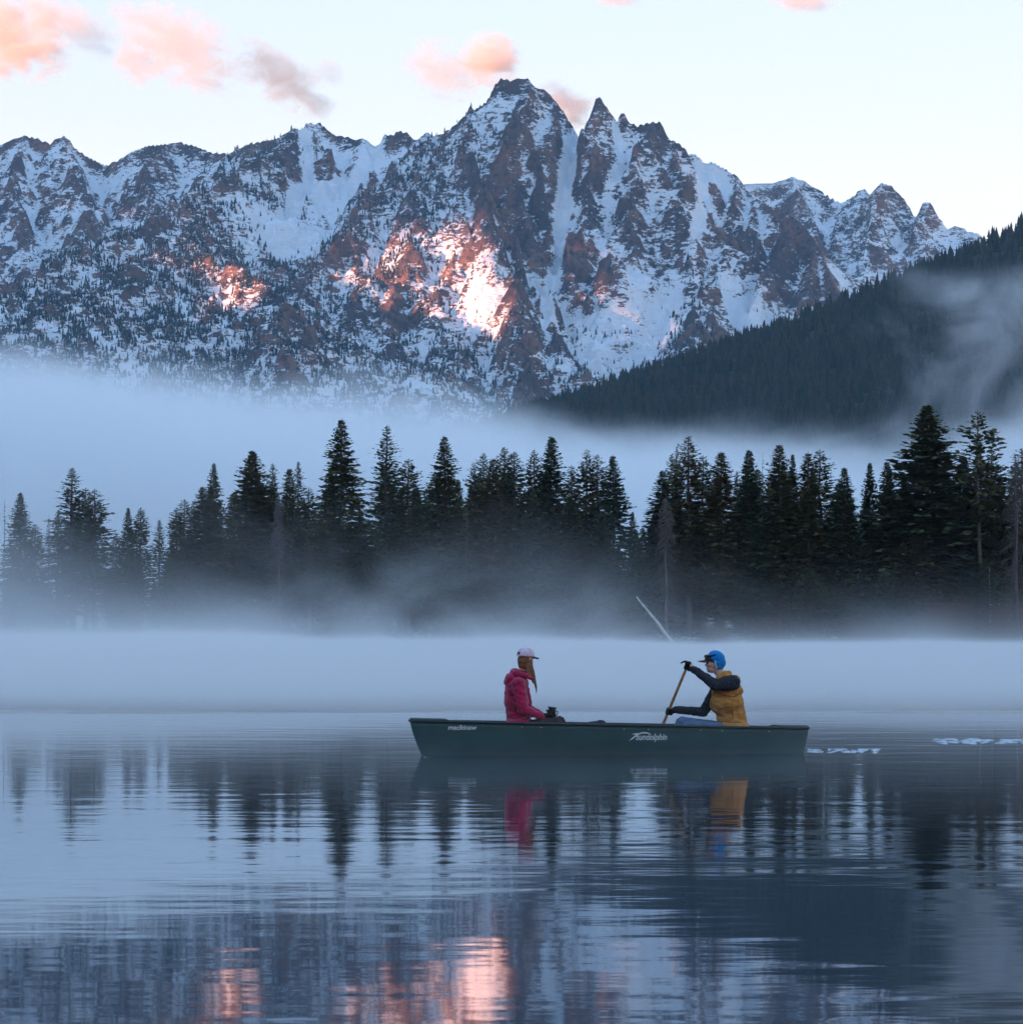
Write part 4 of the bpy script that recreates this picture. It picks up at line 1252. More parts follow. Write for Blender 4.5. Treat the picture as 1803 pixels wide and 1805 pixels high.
# ------------------------------------------------------------------ figures
def P(px, py, dy, Y0):
    return at(px, py, Y0 + dy)
def add_cap(bm, a, b, r0, r1, seg=14):
    a, b = Vector(a), Vector(b)
    d = b - a
    L = max(d.length, 1e-4)
    n = max(1, int(L / max(min(r0, r1) * 0.5, 0.004)))
    for i in range(n + 1):
        t = i / n
        bmesh.ops.create_icosphere(bm, subdivisions=2, radius=r0 + (r1 - r0) * t, matrix=Matrix.Translation(a + d * t))
def add_ell(bm, c, r, rot=(0, 0, 0)):
    m = Matrix.Translation(Vector(c)) @ Euler(rot).to_matrix().to_4x4() @ Matrix.Diagonal((*r, 1))
    bmesh.ops.create_icosphere(bm, subdivisions=3, radius=1.0, matrix=m)
def figure(name, shapes, voxel, mat, parent=None, smooth=4, wrinkle=0.0, wscale=18, origin=(0, 0, 0), cut=None):
    bm = bmesh.new()
    for s in shapes:
        if s[0] == 'c':
            add_cap(bm, *s[1:])
        elif s[0] == 'ch':
            pts, rs = s[1], s[2]
            for a, b, ra, rb in zip(pts[:-1], pts[1:], rs[:-1], rs[1:]):
                add_cap(bm, a, b, ra, rb)
        else:
            add_ell(bm, *s[1:])
    bmesh.ops.translate(bm, verts=bm.verts, vec=-Vector(origin))
    me = bpy.data.meshes.new('tmp'); bm.to_mesh(me); bm.free()
    o = bpy.data.objects.new('tmp', me); COL.objects.link(o)
    m = o.modifiers.new('r', 'REMESH'); m.mode = 'VOXEL'; m.voxel_size = voxel; m.use_smooth_shade = True
    if smooth:
        m = o.modifiers.new('s', 'SMOOTH'); m.iterations = smooth; m.factor = 0.5
    bpy.context.view_layer.update()
    res = bpy.data.meshes.new_from_object(o.evaluated_get(bpy.context.evaluated_depsgraph_get()))
    bpy.data.objects.remove(o)
    res.name = name
    if wrinkle:
        n = len(res.vertices)
        co = np.empty(n * 3, np.float32); res.vertices.foreach_get('co', co); co = co.reshape(-1, 3)
        no = np.empty(n * 3, np.float32); res.vertices.foreach_get('normal', no); no = no.reshape(-1, 3)
        w = fbm(co[:, 0] * wscale + co[:, 1] * wscale * .6, co[:, 2] * wscale * 1.3 - co[:, 1] * wscale * .5, 3, 77) + 0.6 * ridged(co[:, 0] * wscale * .5, co[:, 2] * wscale + co[:, 1] * wscale * .4, 2, 78)
        co += no * (w * wrinkle)[:, None].astype(np.float32)
        res.vertices.foreach_set('co', co.ravel())
    if cut:
        bm = bmesh.new(); bm.from_mesh(res)
        bmesh.ops.delete(bm, geom=[f for f in bm.faces if cut(f.calc_center_median() + Vector(origin))], context='FACES')
        bm.to_mesh(res); bm.free()
    res.materials.clear(); res.materials.append(mat)
    for p in res.polygons:
        p.use_smooth = True
    return link(name, res, parent, None if parent else origin)

def cloth_mat(name, col, var, scale, bump, bscale, rough=0.9, sheen=0.0):
    k = NT(name)
    v = k.objco()
    f = k.noise(v, scale, 5, 0.6)
    c = k.mix(k.ramp(f, 0.3, 0.7), tuple(x * (1 - var) for x in col), tuple(min(1, x * (1 + var)) for x in col))
    k.put(k.bsdf.inputs['Base Color'], c)
    k.bsdf.inputs['Roughness'].default_value = rough
    k.bsdf.inputs['Specular IOR Level'].default_value = 0.15
    if sheen:
        k.bsdf.inputs['Sheen Weight'].default_value = sheen
    k.put(k.bsdf.inputs['Normal'], k.bump(k.noise(v, bscale, 3), bump, 0.01))
    return k.m
MAT_SKIN = cloth_mat('skin', (0.56, 0.34, 0.27), 0.12, 12, 0.1, 60, 0.55)
MAT_FLEECE = cloth_mat('crimson_fleece', (0.34, 0.010, 0.060), 0.25, 9, 0.5, 70, 0.95, 0.3)
MAT_BROWN = cloth_mat('dark_brown_trousers', (0.045, 0.032, 0.03), 0.2, 14, 0.3, 60)
MAT_GLOVE = cloth_mat('black_glove', (0.012, 0.012, 0.014), 0.2, 20, 0.3, 80, 0.8)
MAT_PINKCAP = cloth_mat('pale_pink_cap', (0.62, 0.47, 0.55), 0.18, 22, 0.3, 120)
MAT_DARKBRIM = cloth_mat('dark_brim', (0.045, 0.05, 0.06), 0.2, 20, 0.2, 90)
MAT_HAIR = cloth_mat('auburn_hair', (0.20, 0.085, 0.045), 0.45, 60, 0.6, 140, 0.6)
MAT_VEST = cloth_mat('ochre_canvas', (0.42, 0.19, 0.05), 0.22, 10, 0.4, 55)
MAT_SHIRT = cloth_mat('charcoal_knit', (0.026, 0.028, 0.038), 0.35, 40, 0.5, 110)
MAT_JEANS = cloth_mat('faded_jeans', (0.085, 0.13, 0.21), 0.2, 16, 0.3, 90)
MAT_BLUE = cloth_mat('blue_fleece_hat', (0.004, 0.18, 0.48), 0.15, 18, 0.4, 80, 0.9, 0.2)
MAT_LINING = cloth_mat('pale_hat_lining', (0.38, 0.50, 0.50), 0.15, 18, 0.3, 80)
MAT_BRBRIM = cloth_mat('brown_black_brim', (0.05, 0.035, 0.032), 0.3, 14, 0.2, 90)
from mathutils.bvhtree import BVHTree
MAT_STITCH = cloth_mat('dark_seam', (0.10, 0.05, 0.02), 0.2, 30, 0.1, 90)
MAT_STITCH2 = cloth_mat('crimson_seam', (0.12, 0.005, 0.025), 0.2, 30, 0.1, 90)
def seam_on(obj, org, pxs, r, mat, name='seam'):
    """a stitched line lying on the garment where the sight lines meet it"""
    me_ = obj.data
    bvh = BVHTree.FromPolygons([v.co for v in me_.vertices], [tuple(p.vertices) for p in me_.polygons])
    o0 = Vector((0, 0, CAM_H)) - Vector(org)
    pts = []
    for (a, b), (c, d) in zip(pxs[:-1], pxs[1:]):
        for i in range(6):
            t = i / 6
            dr = (at(a + (c - a) * t, b + (d - b) * t, 45.0) - Vector((0, 0, CAM_H))).normalized()
            h = bvh.ray_cast(o0, dr)
            if h[0] is not None:
                pts.append(h[0] + h[1] * 0.001)
    if len(pts) > 2:
        v_, f_ = tube_np(pts, [r] * len(pts), 5)
        link(name, mesh_np(name, np.array([tuple(q) for q in v_]), np.array(f_), mat), obj)
MAT_BLACKP = simple_mat('black_plastic', (0.012, 0.012, 0.014), 0.4, 0.2, 20)

def grip(axis_pt, axis, r, start, handside=1, spacing=0.021, fr=0.0095, sweep_=3.6, n=4):
    """finger chains curling round a rod; returns shapes"""
    axis = Vector(axis).normalized()
    u = (Vector(start) - axis * Vector(start).dot(axis)).normalized()
    w = axis.cross(u)
    out = []
    for i in range(n):
        off = axis * (i - (n - 1) / 2) * spacing
        rr = r + fr * 0.9
        ln = [0.92, 1.0, 0.97, 0.8][i]
        pts = [Vector(axis_pt) + off + (u * math.cos(a) + w * handside * math.sin(a)) * rr for a in [sweep_ * ln * t / 5 - 0.5 for t in range(6)]]
        out.append(('ch', pts, [fr * 1.12, fr * 1.1, fr * 1.05, fr, fr * .95, fr * .85]))
    # thumb, from the side of the palm, closing the other way
    o2 = axis * (spacing * 1.9)
    pts = [Vector(axis_pt) + o2 * t + (u * math.cos(a) + w * handside * math.sin(a)) * (r + fr * 1.2) for a, t in ((0.2, .5), (-0.6, .9), (-1.3, 1.1), (-1.9, 1.15))]
    out.append(('ch', pts, [fr * 1.35, fr * 1.25, fr * 1.1, fr * .9]))
    # palm
    pc = Vector(axis_pt) + u * (r + 0.020)
    out.append(('ch', [pc - axis * spacing * 1.3, pc + axis * spacing * 1.3], [0.021, 0.021]))
    return out, pc

# ---- woman in the crimson fleece, facing the stern (right), head turned a little away
YW = CY0 - 0.20
w = lambda px, py, dy=0.0: P(px, py, dy, YW)
org = w(916, 1284, 0)
hipW, chestW, neckW = w(914, 1279), w(909, 1222), w(917, 1190)
headW = w(927, 1162)
shN, shF = w(914, 1206, -0.17), w(920, 1206, 0.17)        # near (right) and far shoulder
elN, elF = w(921, 1250, -0.235), w(930, 1250, 0.22)
wrN, wrF = w(955, 1263, -0.10), w(960, 1264, 0.10)
kneeN, kneeF = w(980, 1275, -0.12), w(986, 1273, 0.12)
ftN, ftF = w(1000, 1327, -0.12), w(1006, 1326, 0.12)
mugC = w(972, 1258, 0.0)
HR = Euler((0, 0, R(38))).to_matrix()
hv = lambda x, y, z: headW + HR @ Vector((x, y, z))
body_shapes = [
    ('e', hv(0, 0, 0.005), (0.092, 0.074, 0.112), (0, 0, R(38))), ('e', hv(0.030, 0, -0.060), (0.055, 0.052, 0.055), (0, 0, R(38))),
    ('c', hv(0.092, 0.008, -0.012), hv(0.104, 0.01, -0.032), 0.010, 0.013),
    ('e', hv(0.0, -0.074, -0.015), (0.017, 0.010, 0.028), (0, 0, R(38))), ('e', hv(0.0, 0.074, -0.015), (0.017, 0.010, 0.028), (0, 0, R(38))),
    ('e', hv(0.082, 0.004, -0.066), (0.012, 0.022, 0.008), (0, 0, R(38))),
    ('c', hv(-.012, 0, -0.05), neckW, 0.052, 0.055),
    ('c', chestW, neckW - Vector((0, 0, .03)), 0.105, 0.07), ('c', hipW, chestW, 0.11, 0.10),
    ('c', shN, shF, 0.055, 0.055), ('c', shN, elN, 0.046, 0.038), ('c', elN, wrN, 0.038, 0.026), ('c', shF, elF, 0.046, 0.038), ('c', elF, wrF, 0.038, 0.026),
    ('c', wrN, mugC + Vector((-.03, -.045, -.01)), 0.024, 0.022), ('c', wrF, mugC + Vector((-.03, .045, -.01)), 0.024, 0.022),
    ('c', hipW + Vector((0, -.08, -.03)), kneeN, 0.075, 0.055), ('c', hipW + Vector((0, .08, -.03)), kneeF, 0.075, 0.055),
    ('c', kneeN, ftN, 0.05, 0.036), ('c', kneeF, ftF, 0.05, 0.036), ('c', ftN, ftN + Vector((.14, 0, -.02)), 0.036, 0.03), ('c', ftF, ftF + Vector((.14, 0, -.02)), 0.036, 0.03)]
woman = figure('person', body_shapes, 0.010, MAT_SKIN, None, 3, origin=org)
tag(woman, 'person in crimson fleece and pale pink cap seated in the bow holding a mug', 'person')
jk = [('c', hipW + Vector((0.0, 0, -0.02)), chestW, 0.150, 0.140), ('e', hipW + Vector((0.005, 0, 0.02)), (0.170, 0.205, 0.10)), ('e', chestW + Vector((0.005, 0, 0.05)), (0.135, 0.195, 0.16)),
      ('e', chestW + Vector((0.01, 0, -0.10)), (0.150, 0.185, 0.15)), ('c', shN, shF, 0.085, 0.085),
      ('ch', [shN, shN * .5 + elN * .5 + Vector((0, -.01, 0)), elN, elN * .5 + wrN * .5, wrN], [0.082, 0.070, 0.062, 0.052, 0.040]),
      ('ch', [shF, shF * .5 + elF * .5, elF, elF * .5 + wrF * .5, wrF], [0.082, 0.070, 0.062, 0.052, 0.040]),
      ('c', chestW + Vector((0.02, 0, .1)), neckW + Vector((0.01, 0, 0)), 0.10, 0.080)]
jacket = figure('fleece_jacket', jk, 0.011, MAT_FLEECE, woman, 2, 0.012, 15, origin=org)
seam_on(jacket, org, [(890, 1263), (905, 1267), (925, 1268), (945, 1262)], 0.005, MAT_STITCH2, 'hem')
seam_on(jacket, org, [(904, 1203), (909, 1222), (911, 1245), (916, 1257)], 0.004, MAT_STITCH2)
seam_on(jacket, org, [(899, 1240), (906, 1252), (912, 1260)], 0.004, MAT_STITCH2, 'pocket_zip')
# hood lying on the back, its rim round the neck
hood = [('e', w(901, 1196, 0), (0.075, 0.135, 0.070), (0, R(-25), 0)), ('e', w(896, 1203, 0), (0.055, 0.11, 0.055)),
        ('ch', [w(905, 1183, 0.06), w(903, 1186, -.02), w(910, 1187, -.09), w(924, 1190, -.115), w(936, 1196, -.10)], [0.034, 0.036, 0.034, 0.030, 0.022]),
        ('ch', [w(905, 1183, 0.06), w(915, 1184, .10), w(930, 1190, .11), w(938, 1196, .09)], [0.034, 0.032, 0.03, 0.022])]
figure('hood', hood, 0.010, MAT_FLEECE, jacket, 2, 0.009, 20, origin=org)
tro = [('e', hipW + Vector((.03, 0, -.05)), (0.16, 0.19, 0.09)), ('ch', [hipW + Vector((.02, -.09, -.04)), kneeN, ftN], [0.092, 0.075, 0.055]), ('ch', [hipW + Vector((.02, .09, -.04)), kneeF, ftF], [0.092, 0.075, 0.055])]
figure('trousers', tro, 0.012, MAT_BROWN, woman, 3, 0.006, 18, origin=org)
boots = [('ch', [f + Vector((-.01, 0, .02)), f + Vector((.08, 0, -.025)), f + Vector((.17, 0, -.03))], [0.050, 0.045, 0.036]) for f in (ftN, ftF)]
for b in boots:
    figure('boot', [b], 0.010, MAT_BLACKP, woman, 2, origin=org)
gN, pcN = grip(mugC + Vector((0, -0.0, -0.005)), (0, 0, 1), 0.045, (-0.35, -1, 0), 1, 0.020, 0.0105, 2.0)
gN.append(('c', wrN, pcN, 0.033, 0.024))
figure('glove', gN, 0.005, MAT_GLOVE, woman, 2, origin=org)
gF, pcF = grip(mugC + Vector((0, 0, -0.005)), (0, 0, 1), 0.045, (-0.35, 1, 0), -1, 0.020, 0.0105, 2.0)
gF.append(('c', wrF, pcF, 0.033, 0.024))
figure('glove', gF, 0.005, MAT_GLOVE, woman, 2, origin=org)
hairc = [('e', hv(-.026, 0, -0.018), (0.082, 0.082, 0.086), (0, 0, R(38))), ('e', hv(-.045, 0, -0.066), (0.052, 0.068, 0.060), (0, 0, R(38))), ('e', hv(.004, -.058, -0.045), (0.050, 0.026, 0.066), (0, 0, R(38))),
         ('e', hv(.008, .060, -0.050), (0.045, 0.025, 0.060), (0, 0, R(38))),
         ('ch', [hv(.010, -.060, -.06), w(938, 1184, -.05), w(941, 1194, -.06), w(943, 1204, -.06), w(945, 1213, -.055), w(945.5, 1222, -.055)], [0.034, 0.028, 0.020, 0.016, 0.012, 0.004]),
         ('ch', [hv(-.02, -.062, -.07), w(931, 1187, -.085), w(936, 1194, -.09), w(940, 1206, -.08)], [0.030, 0.022, 0.014, 0.005])]
hair = figure('hair', hairc, 0.007, MAT_HAIR, woman, 2, 0.004, 60, origin=org)

def ball_cap(head, yaw, parent, org, crown_mat, brim_mat, r=(0.108, 0.090, 0.100), lift=0.030, tilt=0.0, brim=(0.085, 0.072), seam=None):
    """cap crown of six gores with button, arched brim, rear strap opening"""
    M = Matrix.Translation(head + Vector((0, 0, lift)) - Vector(org)) @ Euler((0, tilt, yaw)).to_matrix().to_4x4()
    V, F = [], []
    nu, nv = 36, 9
    for j in range(nv + 1):
        t = j / nv * math.pi / 2
        for i in range(nu):
            a = 2 * math.pi * i / nu
            pinch = 1 - 0.012 * abs(math.cos(3 * a)) ** 12
            rr = math.cos(t) ** 0.8
            V.append(M @ Vector((r[0] * rr * math.cos(a) * pinch, r[1] * rr * math.sin(a) * pinch, r[2] * math.sin(t) * .92)))
    for j in range(nv):
        for i in range(nu):
            a = (i + .5) / nu * 2 * math.pi
            if j < 3 and abs(a - math.pi) < 0.42 - 0.10 * j:       # opening above the strap
                if j > 0:
                    continue
            F.append((j * nu + i, j * nu + (i + 1) % nu, (j + 1) * nu + (i + 1) % nu, (j + 1) * nu + i))
    me = mesh_np('cap', np.array([tuple(v) for v in V]), np.array(F), crown_mat)
    cap = link('cap', me, parent)
    md = cap.modifiers.new('thick', 'SOLIDIFY'); md.thickness = 0.004; md.offset = 1
    V, F = [], []
    n, m = 20, 5
    for dz in (0, 0.004):
        for j in range(m + 1):
            for i in range(n + 1):
                a = (i / n - .5) * 2.1
                q = j / m
                rx = r[0] * math.cos(a) * 0.96 + brim[0] * q * math.cos(a * 0.95) ** 0.6
                ry = r[1] * math.sin(a) * 1.0 - 0.010 * q * math.sin(a)
                V.append(M @ Vector((rx, ry, 0.006 + dz - 0.016 * q - 0.9 * ry * ry * (0.7 + q) * 2.2)))
    N = (n + 1) * (m + 1)
    for s in (0, 1):
        for j in range(m):
            for i in range(n):
                a = s * N + j * (n + 1) + i
                f = (a, a + 1, a + n + 2, a + n + 1)
                F.append(f if s else f[::-1])
    for i in range(n):
        a = m * (n + 1) + i
        F.append((a, a + 1, a + 1 + N, a + N))
    link('brim', mesh_np('brim', np.array([tuple(v) for v in V]), np.array(F), brim_mat), cap)
    bm = bmesh.new(); bmesh.ops.create_uvsphere(bm, u_segments=10, v_segments=6, radius=0.009, matrix=M @ Matrix.Translation((0, 0, r[2] * .92 + .003)) @ Matrix.Diagonal((1, 1, .5, 1)))
    me = bpy.data.meshes.new('button'); bm.to_mesh(me); bm.free(); me.materials.append(crown_mat)
    link('button', me, cap)
    # seams
    for s in range(6):
        a = s * math.pi / 3
        pts = []
        for j in range(nv + 1):
            t = j / nv * math.pi / 2
            rr = math.cos(t) ** 0.8
            pts.append(M @ Vector(((r[0] + .004) * rr * math.cos(a), (r[1] + .004) * rr * math.sin(a), (r[2] * .92 + .003) * math.sin(t))))
        if abs(a - math.pi) < .1:
            pts = pts[3:]
        v_, f_ = tube_np(pts, [0.0028] * len(pts), 5)
        link('seam', mesh_np('seam', np.array([tuple(q) for q in v_]), np.array(f_), seam or MAT_SEAM), cap)
    return cap
MAT_SEAM = cloth_mat('cap_stitching', (0.72, 0.62, 0.68), 0.1, 30, 0.1, 90)
ball_cap(headW + Vector((-.004, 0, 0)), R(34), woman, org, MAT_PINKCAP, MAT_DARKBRIM, r=(0.110, 0.092, 0.118), tilt=R(3))

# mug
mug = bpy.data.objects.new('mug', None); COL.objects.link(mug); mug.location = mugC; mug.rotation_euler = (0, R(8), 0)
tag(mug, 'black insulated mug held in gloved hands on the knee', 'mug')
def lathe(prof, seg=24):
    V = [(r * math.cos(2 * math.pi * i / seg), r * math.sin(2 * math.pi * i / seg), z) for r, z in prof for i in range(seg)]
    F = [(j * seg + i, j * seg + (i + 1) % seg, (j + 1) * seg + (i + 1) % seg, (j + 1) * seg + i) for j in range(len(prof) - 1) for i in range(seg)]
    return np.array(V), np.array(F)
link('cup', mesh_np('cup', *lathe([(0.001, -.055), (0.036, -.055), (0.039, -.05), (0.044, .05), (0.045, .062), (0.040, .062), (0.038, .05), (0.030, -.045), (0.001, -.045)]), MAT_BLACKP), mug)
link('lid', mesh_np('lid', *lathe([(0.001, .080), (0.048, .080), (0.055, .076), (0.056, .068), (0.047, .063), (0.001, .063)]), MAT_BLACKP), mug)
v_, f_ = tube_np([(0.043, 0, .038), (0.064, 0, .036), (0.074, 0, .015), (0.068, 0, -.012), (0.041, 0, -.022)], [0.007] * 5, 8)
link('handle', mesh_np('handle', np.array([tuple(q) for q in v_]), np.array(f_), MAT_BLACKP), mug)

# ---- man in the ochre vest, facing the bow (left), paddling
YM = CY0 + 0.30
m = lambda px, py, dy=0.0: P(px, py, dy, YM)
org = m(1290, 1288)
hipM, chestM, neckM = m(1291, 1281), m(1281, 1222), m(1270, 1190)
headM = m(1259, 1169)
sN, sF = m(1289, 1205, -0.19), m(1270, 1206, 0.19)
eN, eF = m(1260, 1208, -0.30), m(1240, 1255, 0.34)
wN, wF = m(1224, 1181, -0.06), m(1191, 1251, 0.40)
padA, padB = m(1212.5, 1171, 0.06), m(1178.5, 1253, 0.40)
pax = (padB - padA).normalized()
kN, kF = m(1215, 1281, -0.16), m(1202, 1275, 0.14)
fN, fF = m(1190, 1325, -0.14), m(1180, 1324, 0.14)
body_shapes = [
    ('e', headM + Vector((0.008, 0, 0.010)), (0.100, 0.077, 0.112)), ('e', headM + Vector((-.030, 0, -0.070)), (0.062, 0.056, 0.052)), ('e', headM + Vector((-.062, 0, -0.092)), (0.028, 0.030, 0.022)),
    ('c', headM + Vector((-.082, 0, 0.012)), headM + Vector((-.106, 0, -0.024)), 0.010, 0.0130), ('e', headM + Vector((-.060, 0, -.046)), (0.036, 0.040, 0.036)), ('e', headM + Vector((-.045, 0, .0)), (0.048, 0.060, 0.05)), ('e', headM + Vector((-.088, 0, 0.024)), (0.014, 0.055, 0.010)),
    ('e', headM + Vector((-.088, 0, -0.054)), (0.013, 0.024, 0.006)), ('e', headM + Vector((-.084, 0, -0.068)), (0.013, 0.022, 0.007)),
    ('e', headM + Vector((-.060, -.05, -0.020)), (0.024, 0.018, 0.022)), ('e', headM + Vector((-.060, .05, -0.020)), (0.024, 0.018, 0.022)),
    ('e', headM + Vector((0.016, -.078, -0.010)), (0.020, 0.011, 0.033)), ('e', headM + Vector((0.016, .078, -0.010)), (0.020, 0.011, 0.033)),
    ('c', headM + Vector((.020, 0, -.05)), neckM + Vector((.02, 0, -.02)), 0.060, 0.064),
    ('c', chestM, neckM - Vector((-.02, 0, .05)), 0.12, 0.08), ('c', hipM, chestM, 0.12, 0.12), ('c', sN, sF, 0.06, 0.06),
    ('c', sN, eN, 0.050, 0.042), ('c', eN, wN, 0.042, 0.028), ('c', sF, eF, 0.050, 0.042), ('c', eF, wF, 0.042, 0.028),
    ('c', wN, padA + Vector((.03, 0, .0)), 0.026, 0.024), ('c', wF, padB + Vector((.03, 0, 0)), 0.026, 0.024),
    ('c', hipM + Vector((0, -.09, -.03)), kN, 0.08, 0.06), ('c', hipM + Vector((0, .09, -.03)), kF, 0.08, 0.06), ('c', kN, fN, 0.055, 0.04), ('c', kF, fF, 0.055, 0.04),
    ('c', fN, fN + Vector((-.15, 0, -.02)), 0.038, 0.03), ('c', fF, fF + Vector((-.15, 0, -.02)), 0.038, 0.03)]
man = figure('person', body_shapes, 0.008, MAT_SKIN, None, 2, origin=org)
tag(man, 'person in ochre vest and blue hat seated in the stern, paddling with both gloved hands', 'person')
for sy in (-1, 1):
    bm = bmesh.new(); bmesh.ops.create_uvsphere(bm, u_segments=10, v_segments=8, radius=0.0105, matrix=Matrix.Translation(headM + Vector((-.089, sy * .032, .004)) - org))
    me = bpy.data.meshes.new('eye'); bm.to_mesh(me); bm.free(); me.materials.append(MAT_BLACKP)
    link('eye', me, man)
vest = [('e', hipM + Vector((-.005, 0, .0)), (0.205, 0.225, 0.085)), ('c', hipM + Vector((-.005, 0, .03)), chestM, 0.185, 0.185), ('e', chestM + Vector((0, 0, -.12)), (0.205, 0.225, 0.18)),
        ('e', chestM + Vector((0, 0, .02)), (0.190, 0.220, 0.16)), ('e', chestM + Vector((-.01, 0, .09)), (0.150, 0.200, 0.075)),
        ('c', m(1294, 1200, -.14), m(1276, 1200, .14), 0.075, 0.075),
        ('ch', [m(1276, 1189, -.055), m(1283, 1187, -.02), m(1284, 1187, .02), m(1277, 1189, .055)], [0.036, 0.038, 0.038, 0.036]),
        ('ch', [m(1276, 1189, -.055), m(1266, 1195, -.072), m(1259, 1202, -.05)], [0.034, 0.030, 0.026]), ('ch', [m(1277, 1189, .055), m(1267, 1195, .072), m(1259, 1202, .05)], [0.034, 0.030, 0.026])]
vest_o = figure('vest', vest, 0.012, MAT_VEST, man, 2, 0.014, 13, origin=org)
seam_on(vest_o, org, [(1254, 1214), (1253, 1235), (1256, 1255), (1259, 1275)], 0.006, MAT_STITCH, 'zipper')
seam_on(vest_o, org, [(1260, 1218), (1276, 1226), (1295, 1228), (1306, 1220)], 0.006, MAT_STITCH)
seam_on(vest_o, org, [(1266, 1252), (1280, 1247), (1292, 1246)], 0.005, MAT_STITCH, 'pocket_edge')
seam_on(vest_o, org, [(1290, 1246), (1291, 1262), (1292, 1270)], 0.004, MAT_STITCH, 'pocket_edge')
seam_on(vest_o, org, [(1258, 1270), (1280, 1273), (1312, 1274)], 0.005, MAT_STITCH, 'hem')
shirt = [('ch', [m(1291, 1204, -.185), sN + Vector((-.02, -.025, 0)), eN, eN * .5 + wN * .5 + Vector((0, 0, .004)), wN], [0.096, 0.094, 0.068, 0.056, 0.044]),
         ('ch', [m(1278, 1206, .15), sF + Vector((0, .02, 0)), eF, eF * .5 + wF * .5, wF], [0.085, 0.082, 0.062, 0.052, 0.042]),
         ('c', m(1289, 1206, -.15), m(1274, 1206, .15), 0.065, 0.065)]
figure('shirt', shirt, 0.010, MAT_SHIRT, man, 2, 0.011, 20, origin=org)
jeans = [('e', hipM + Vector((-.02, 0, -.06)), (0.18, 0.215, 0.085)), ('ch', [hipM + Vector((-.02, -.10, -.05)), kN, fN], [0.098, 0.080, 0.060]), ('ch', [hipM + Vector((-.02, .10, -.05)), kF, fF], [0.098, 0.082, 0.060])]
figure('jeans', jeans, 0.012, MAT_JEANS, man, 3, 0.006, 18, origin=org)
for f in (fN, fF):
    figure('boot', [('ch', [f + Vector((.01, 0, .02)), f + Vector((-.08, 0, -.025)), f + Vector((-.18, 0, -.03))], [0.054, 0.048, 0.038])], 0.010, MAT_BLACKP, man, 2, origin=org)
# upper hand: over the grip, index finger pointing forward
gU, pc = grip(padA + pax * 0.035, pax, 0.020, (1, -.5, .25), 1, 0.023, 0.0105, 3.4, 3)
gU += [('ch', [wN * .8 + eN * .2, wN, pc], [0.045, 0.046, 0.030]), ('e', padA + Vector((0.004, -.012, .004)), (0.042, 0.034, 0.034)),
       ('ch', [padA + Vector((-.012, -.018, .022)), padA + Vector((-.042, -.016, .034)), padA + Vector((-.066, -.014, .024)), padA + Vector((-.086, -.013, .012))], [0.0135, 0.0125, 0.0110, 0.009])]
figure('glove', gU, 0.005, MAT_GLOVE, man, 2, origin=org)
gL, pc = grip(padB, pax, 0.019, (1, -.3, .1), 1, 0.023, 0.0108, 3.7)
gL += [('ch', [wF * .85 + eF * .15, wF, pc], [0.042, 0.042, 0.028]), ('e', pc + Vector((-.008, 0, 0)), (0.030, 0.028, 0.046))]
figure('glove', gL, 0.005, MAT_GLOVE, man, 2, origin=org)
# cap under a blue fleece hat, headlamp on the brim
ball_cap(headM, R(180), man, org, MAT_BRBRIM, MAT_BRBRIM, r=(0.112, 0.088, 0.095), lift=0.030, tilt=R(0), brim=(0.100, 0.085), seam=MAT_BRBRIM)
hat = [('e', headM + Vector((0.022, 0, 0.055)), (0.112, 0.098, 0.098), (0, R(25), 0)), ('e', headM + Vector((0.055, 0, 0.005)), (0.085, 0.092, 0.085)), ('e', headM + Vector((0.055, 0, -.04)), (0.062, 0.080, 0.055)),
       ('ch', [headM + Vector((0.035, -.082, .0)), headM + Vector((0.042, -.080, -.055))], [0.026, 0.018]), ('ch', [headM + Vector((0.035, .082, .0)), headM + Vector((0.042, .080, -.055))], [0.026, 0.018])]
hatf = figure('hat', hat, 0.008, MAT_BLUE, man, 3, 0.003, 30, origin=org)
for sy in (-1, 1):
    figure('hat_lining', [('ch', [headM + Vector((0.004, sy * .088, .028)), headM + Vector((0.014, sy * .094, -.02)), headM + Vector((0.024, sy * .090, -.066))], [0.010, 0.011, 0.010])], 0.005, MAT_LINING, hatf, 1, origin=org)
hl = bpy.data.objects.new('headlamp', None); COL.objects.link(hl); hl.location = headM + Vector((-.100, 0, .082))
hl.rotation_euler = (0, R(-12), 0)
tag(hl, 'small black headlamp strapped above the brim under the blue hat', 'headlamp')
bm = bmesh.new(); bmesh.ops.create_cube(bm, size=1.0)
for v in bm.verts:
    v.co = (v.co.x * .042, v.co.y * .055, v.co.z * .040)
bmesh.ops.bevel(bm, geom=list(bm.edges), offset=0.009, segments=3, affect='EDGES')
me = bpy.data.meshes.new('housing'); bm.to_mesh(me); bm.free(); me.materials.append(MAT_BLACKP)
link('housing', me, hl)
LV, LF = lathe([(0.001, .007), (0.016, .006), (0.018, 0.0), (0.001, -.002)], 16)
lens = link('lens', mesh_np('lens', LV, LF, MAT_RIVET), hl); lens.rotation_euler = (0, R(-90), 0); lens.location = (-.021, 0, 0)
v_, f_ = tube_np([(-.01 + .12 * (1 - math.cos(a)), .095 * math.sin(a), -.004) for a in [i * math.pi / 8 - math.pi / 2 for i in range(9)]], [0.009] * 9, 6)
link('strap', mesh_np('strap', np.array([tuple(q) for q in v_]), np.array(f_), MAT_BLACKP), hl)

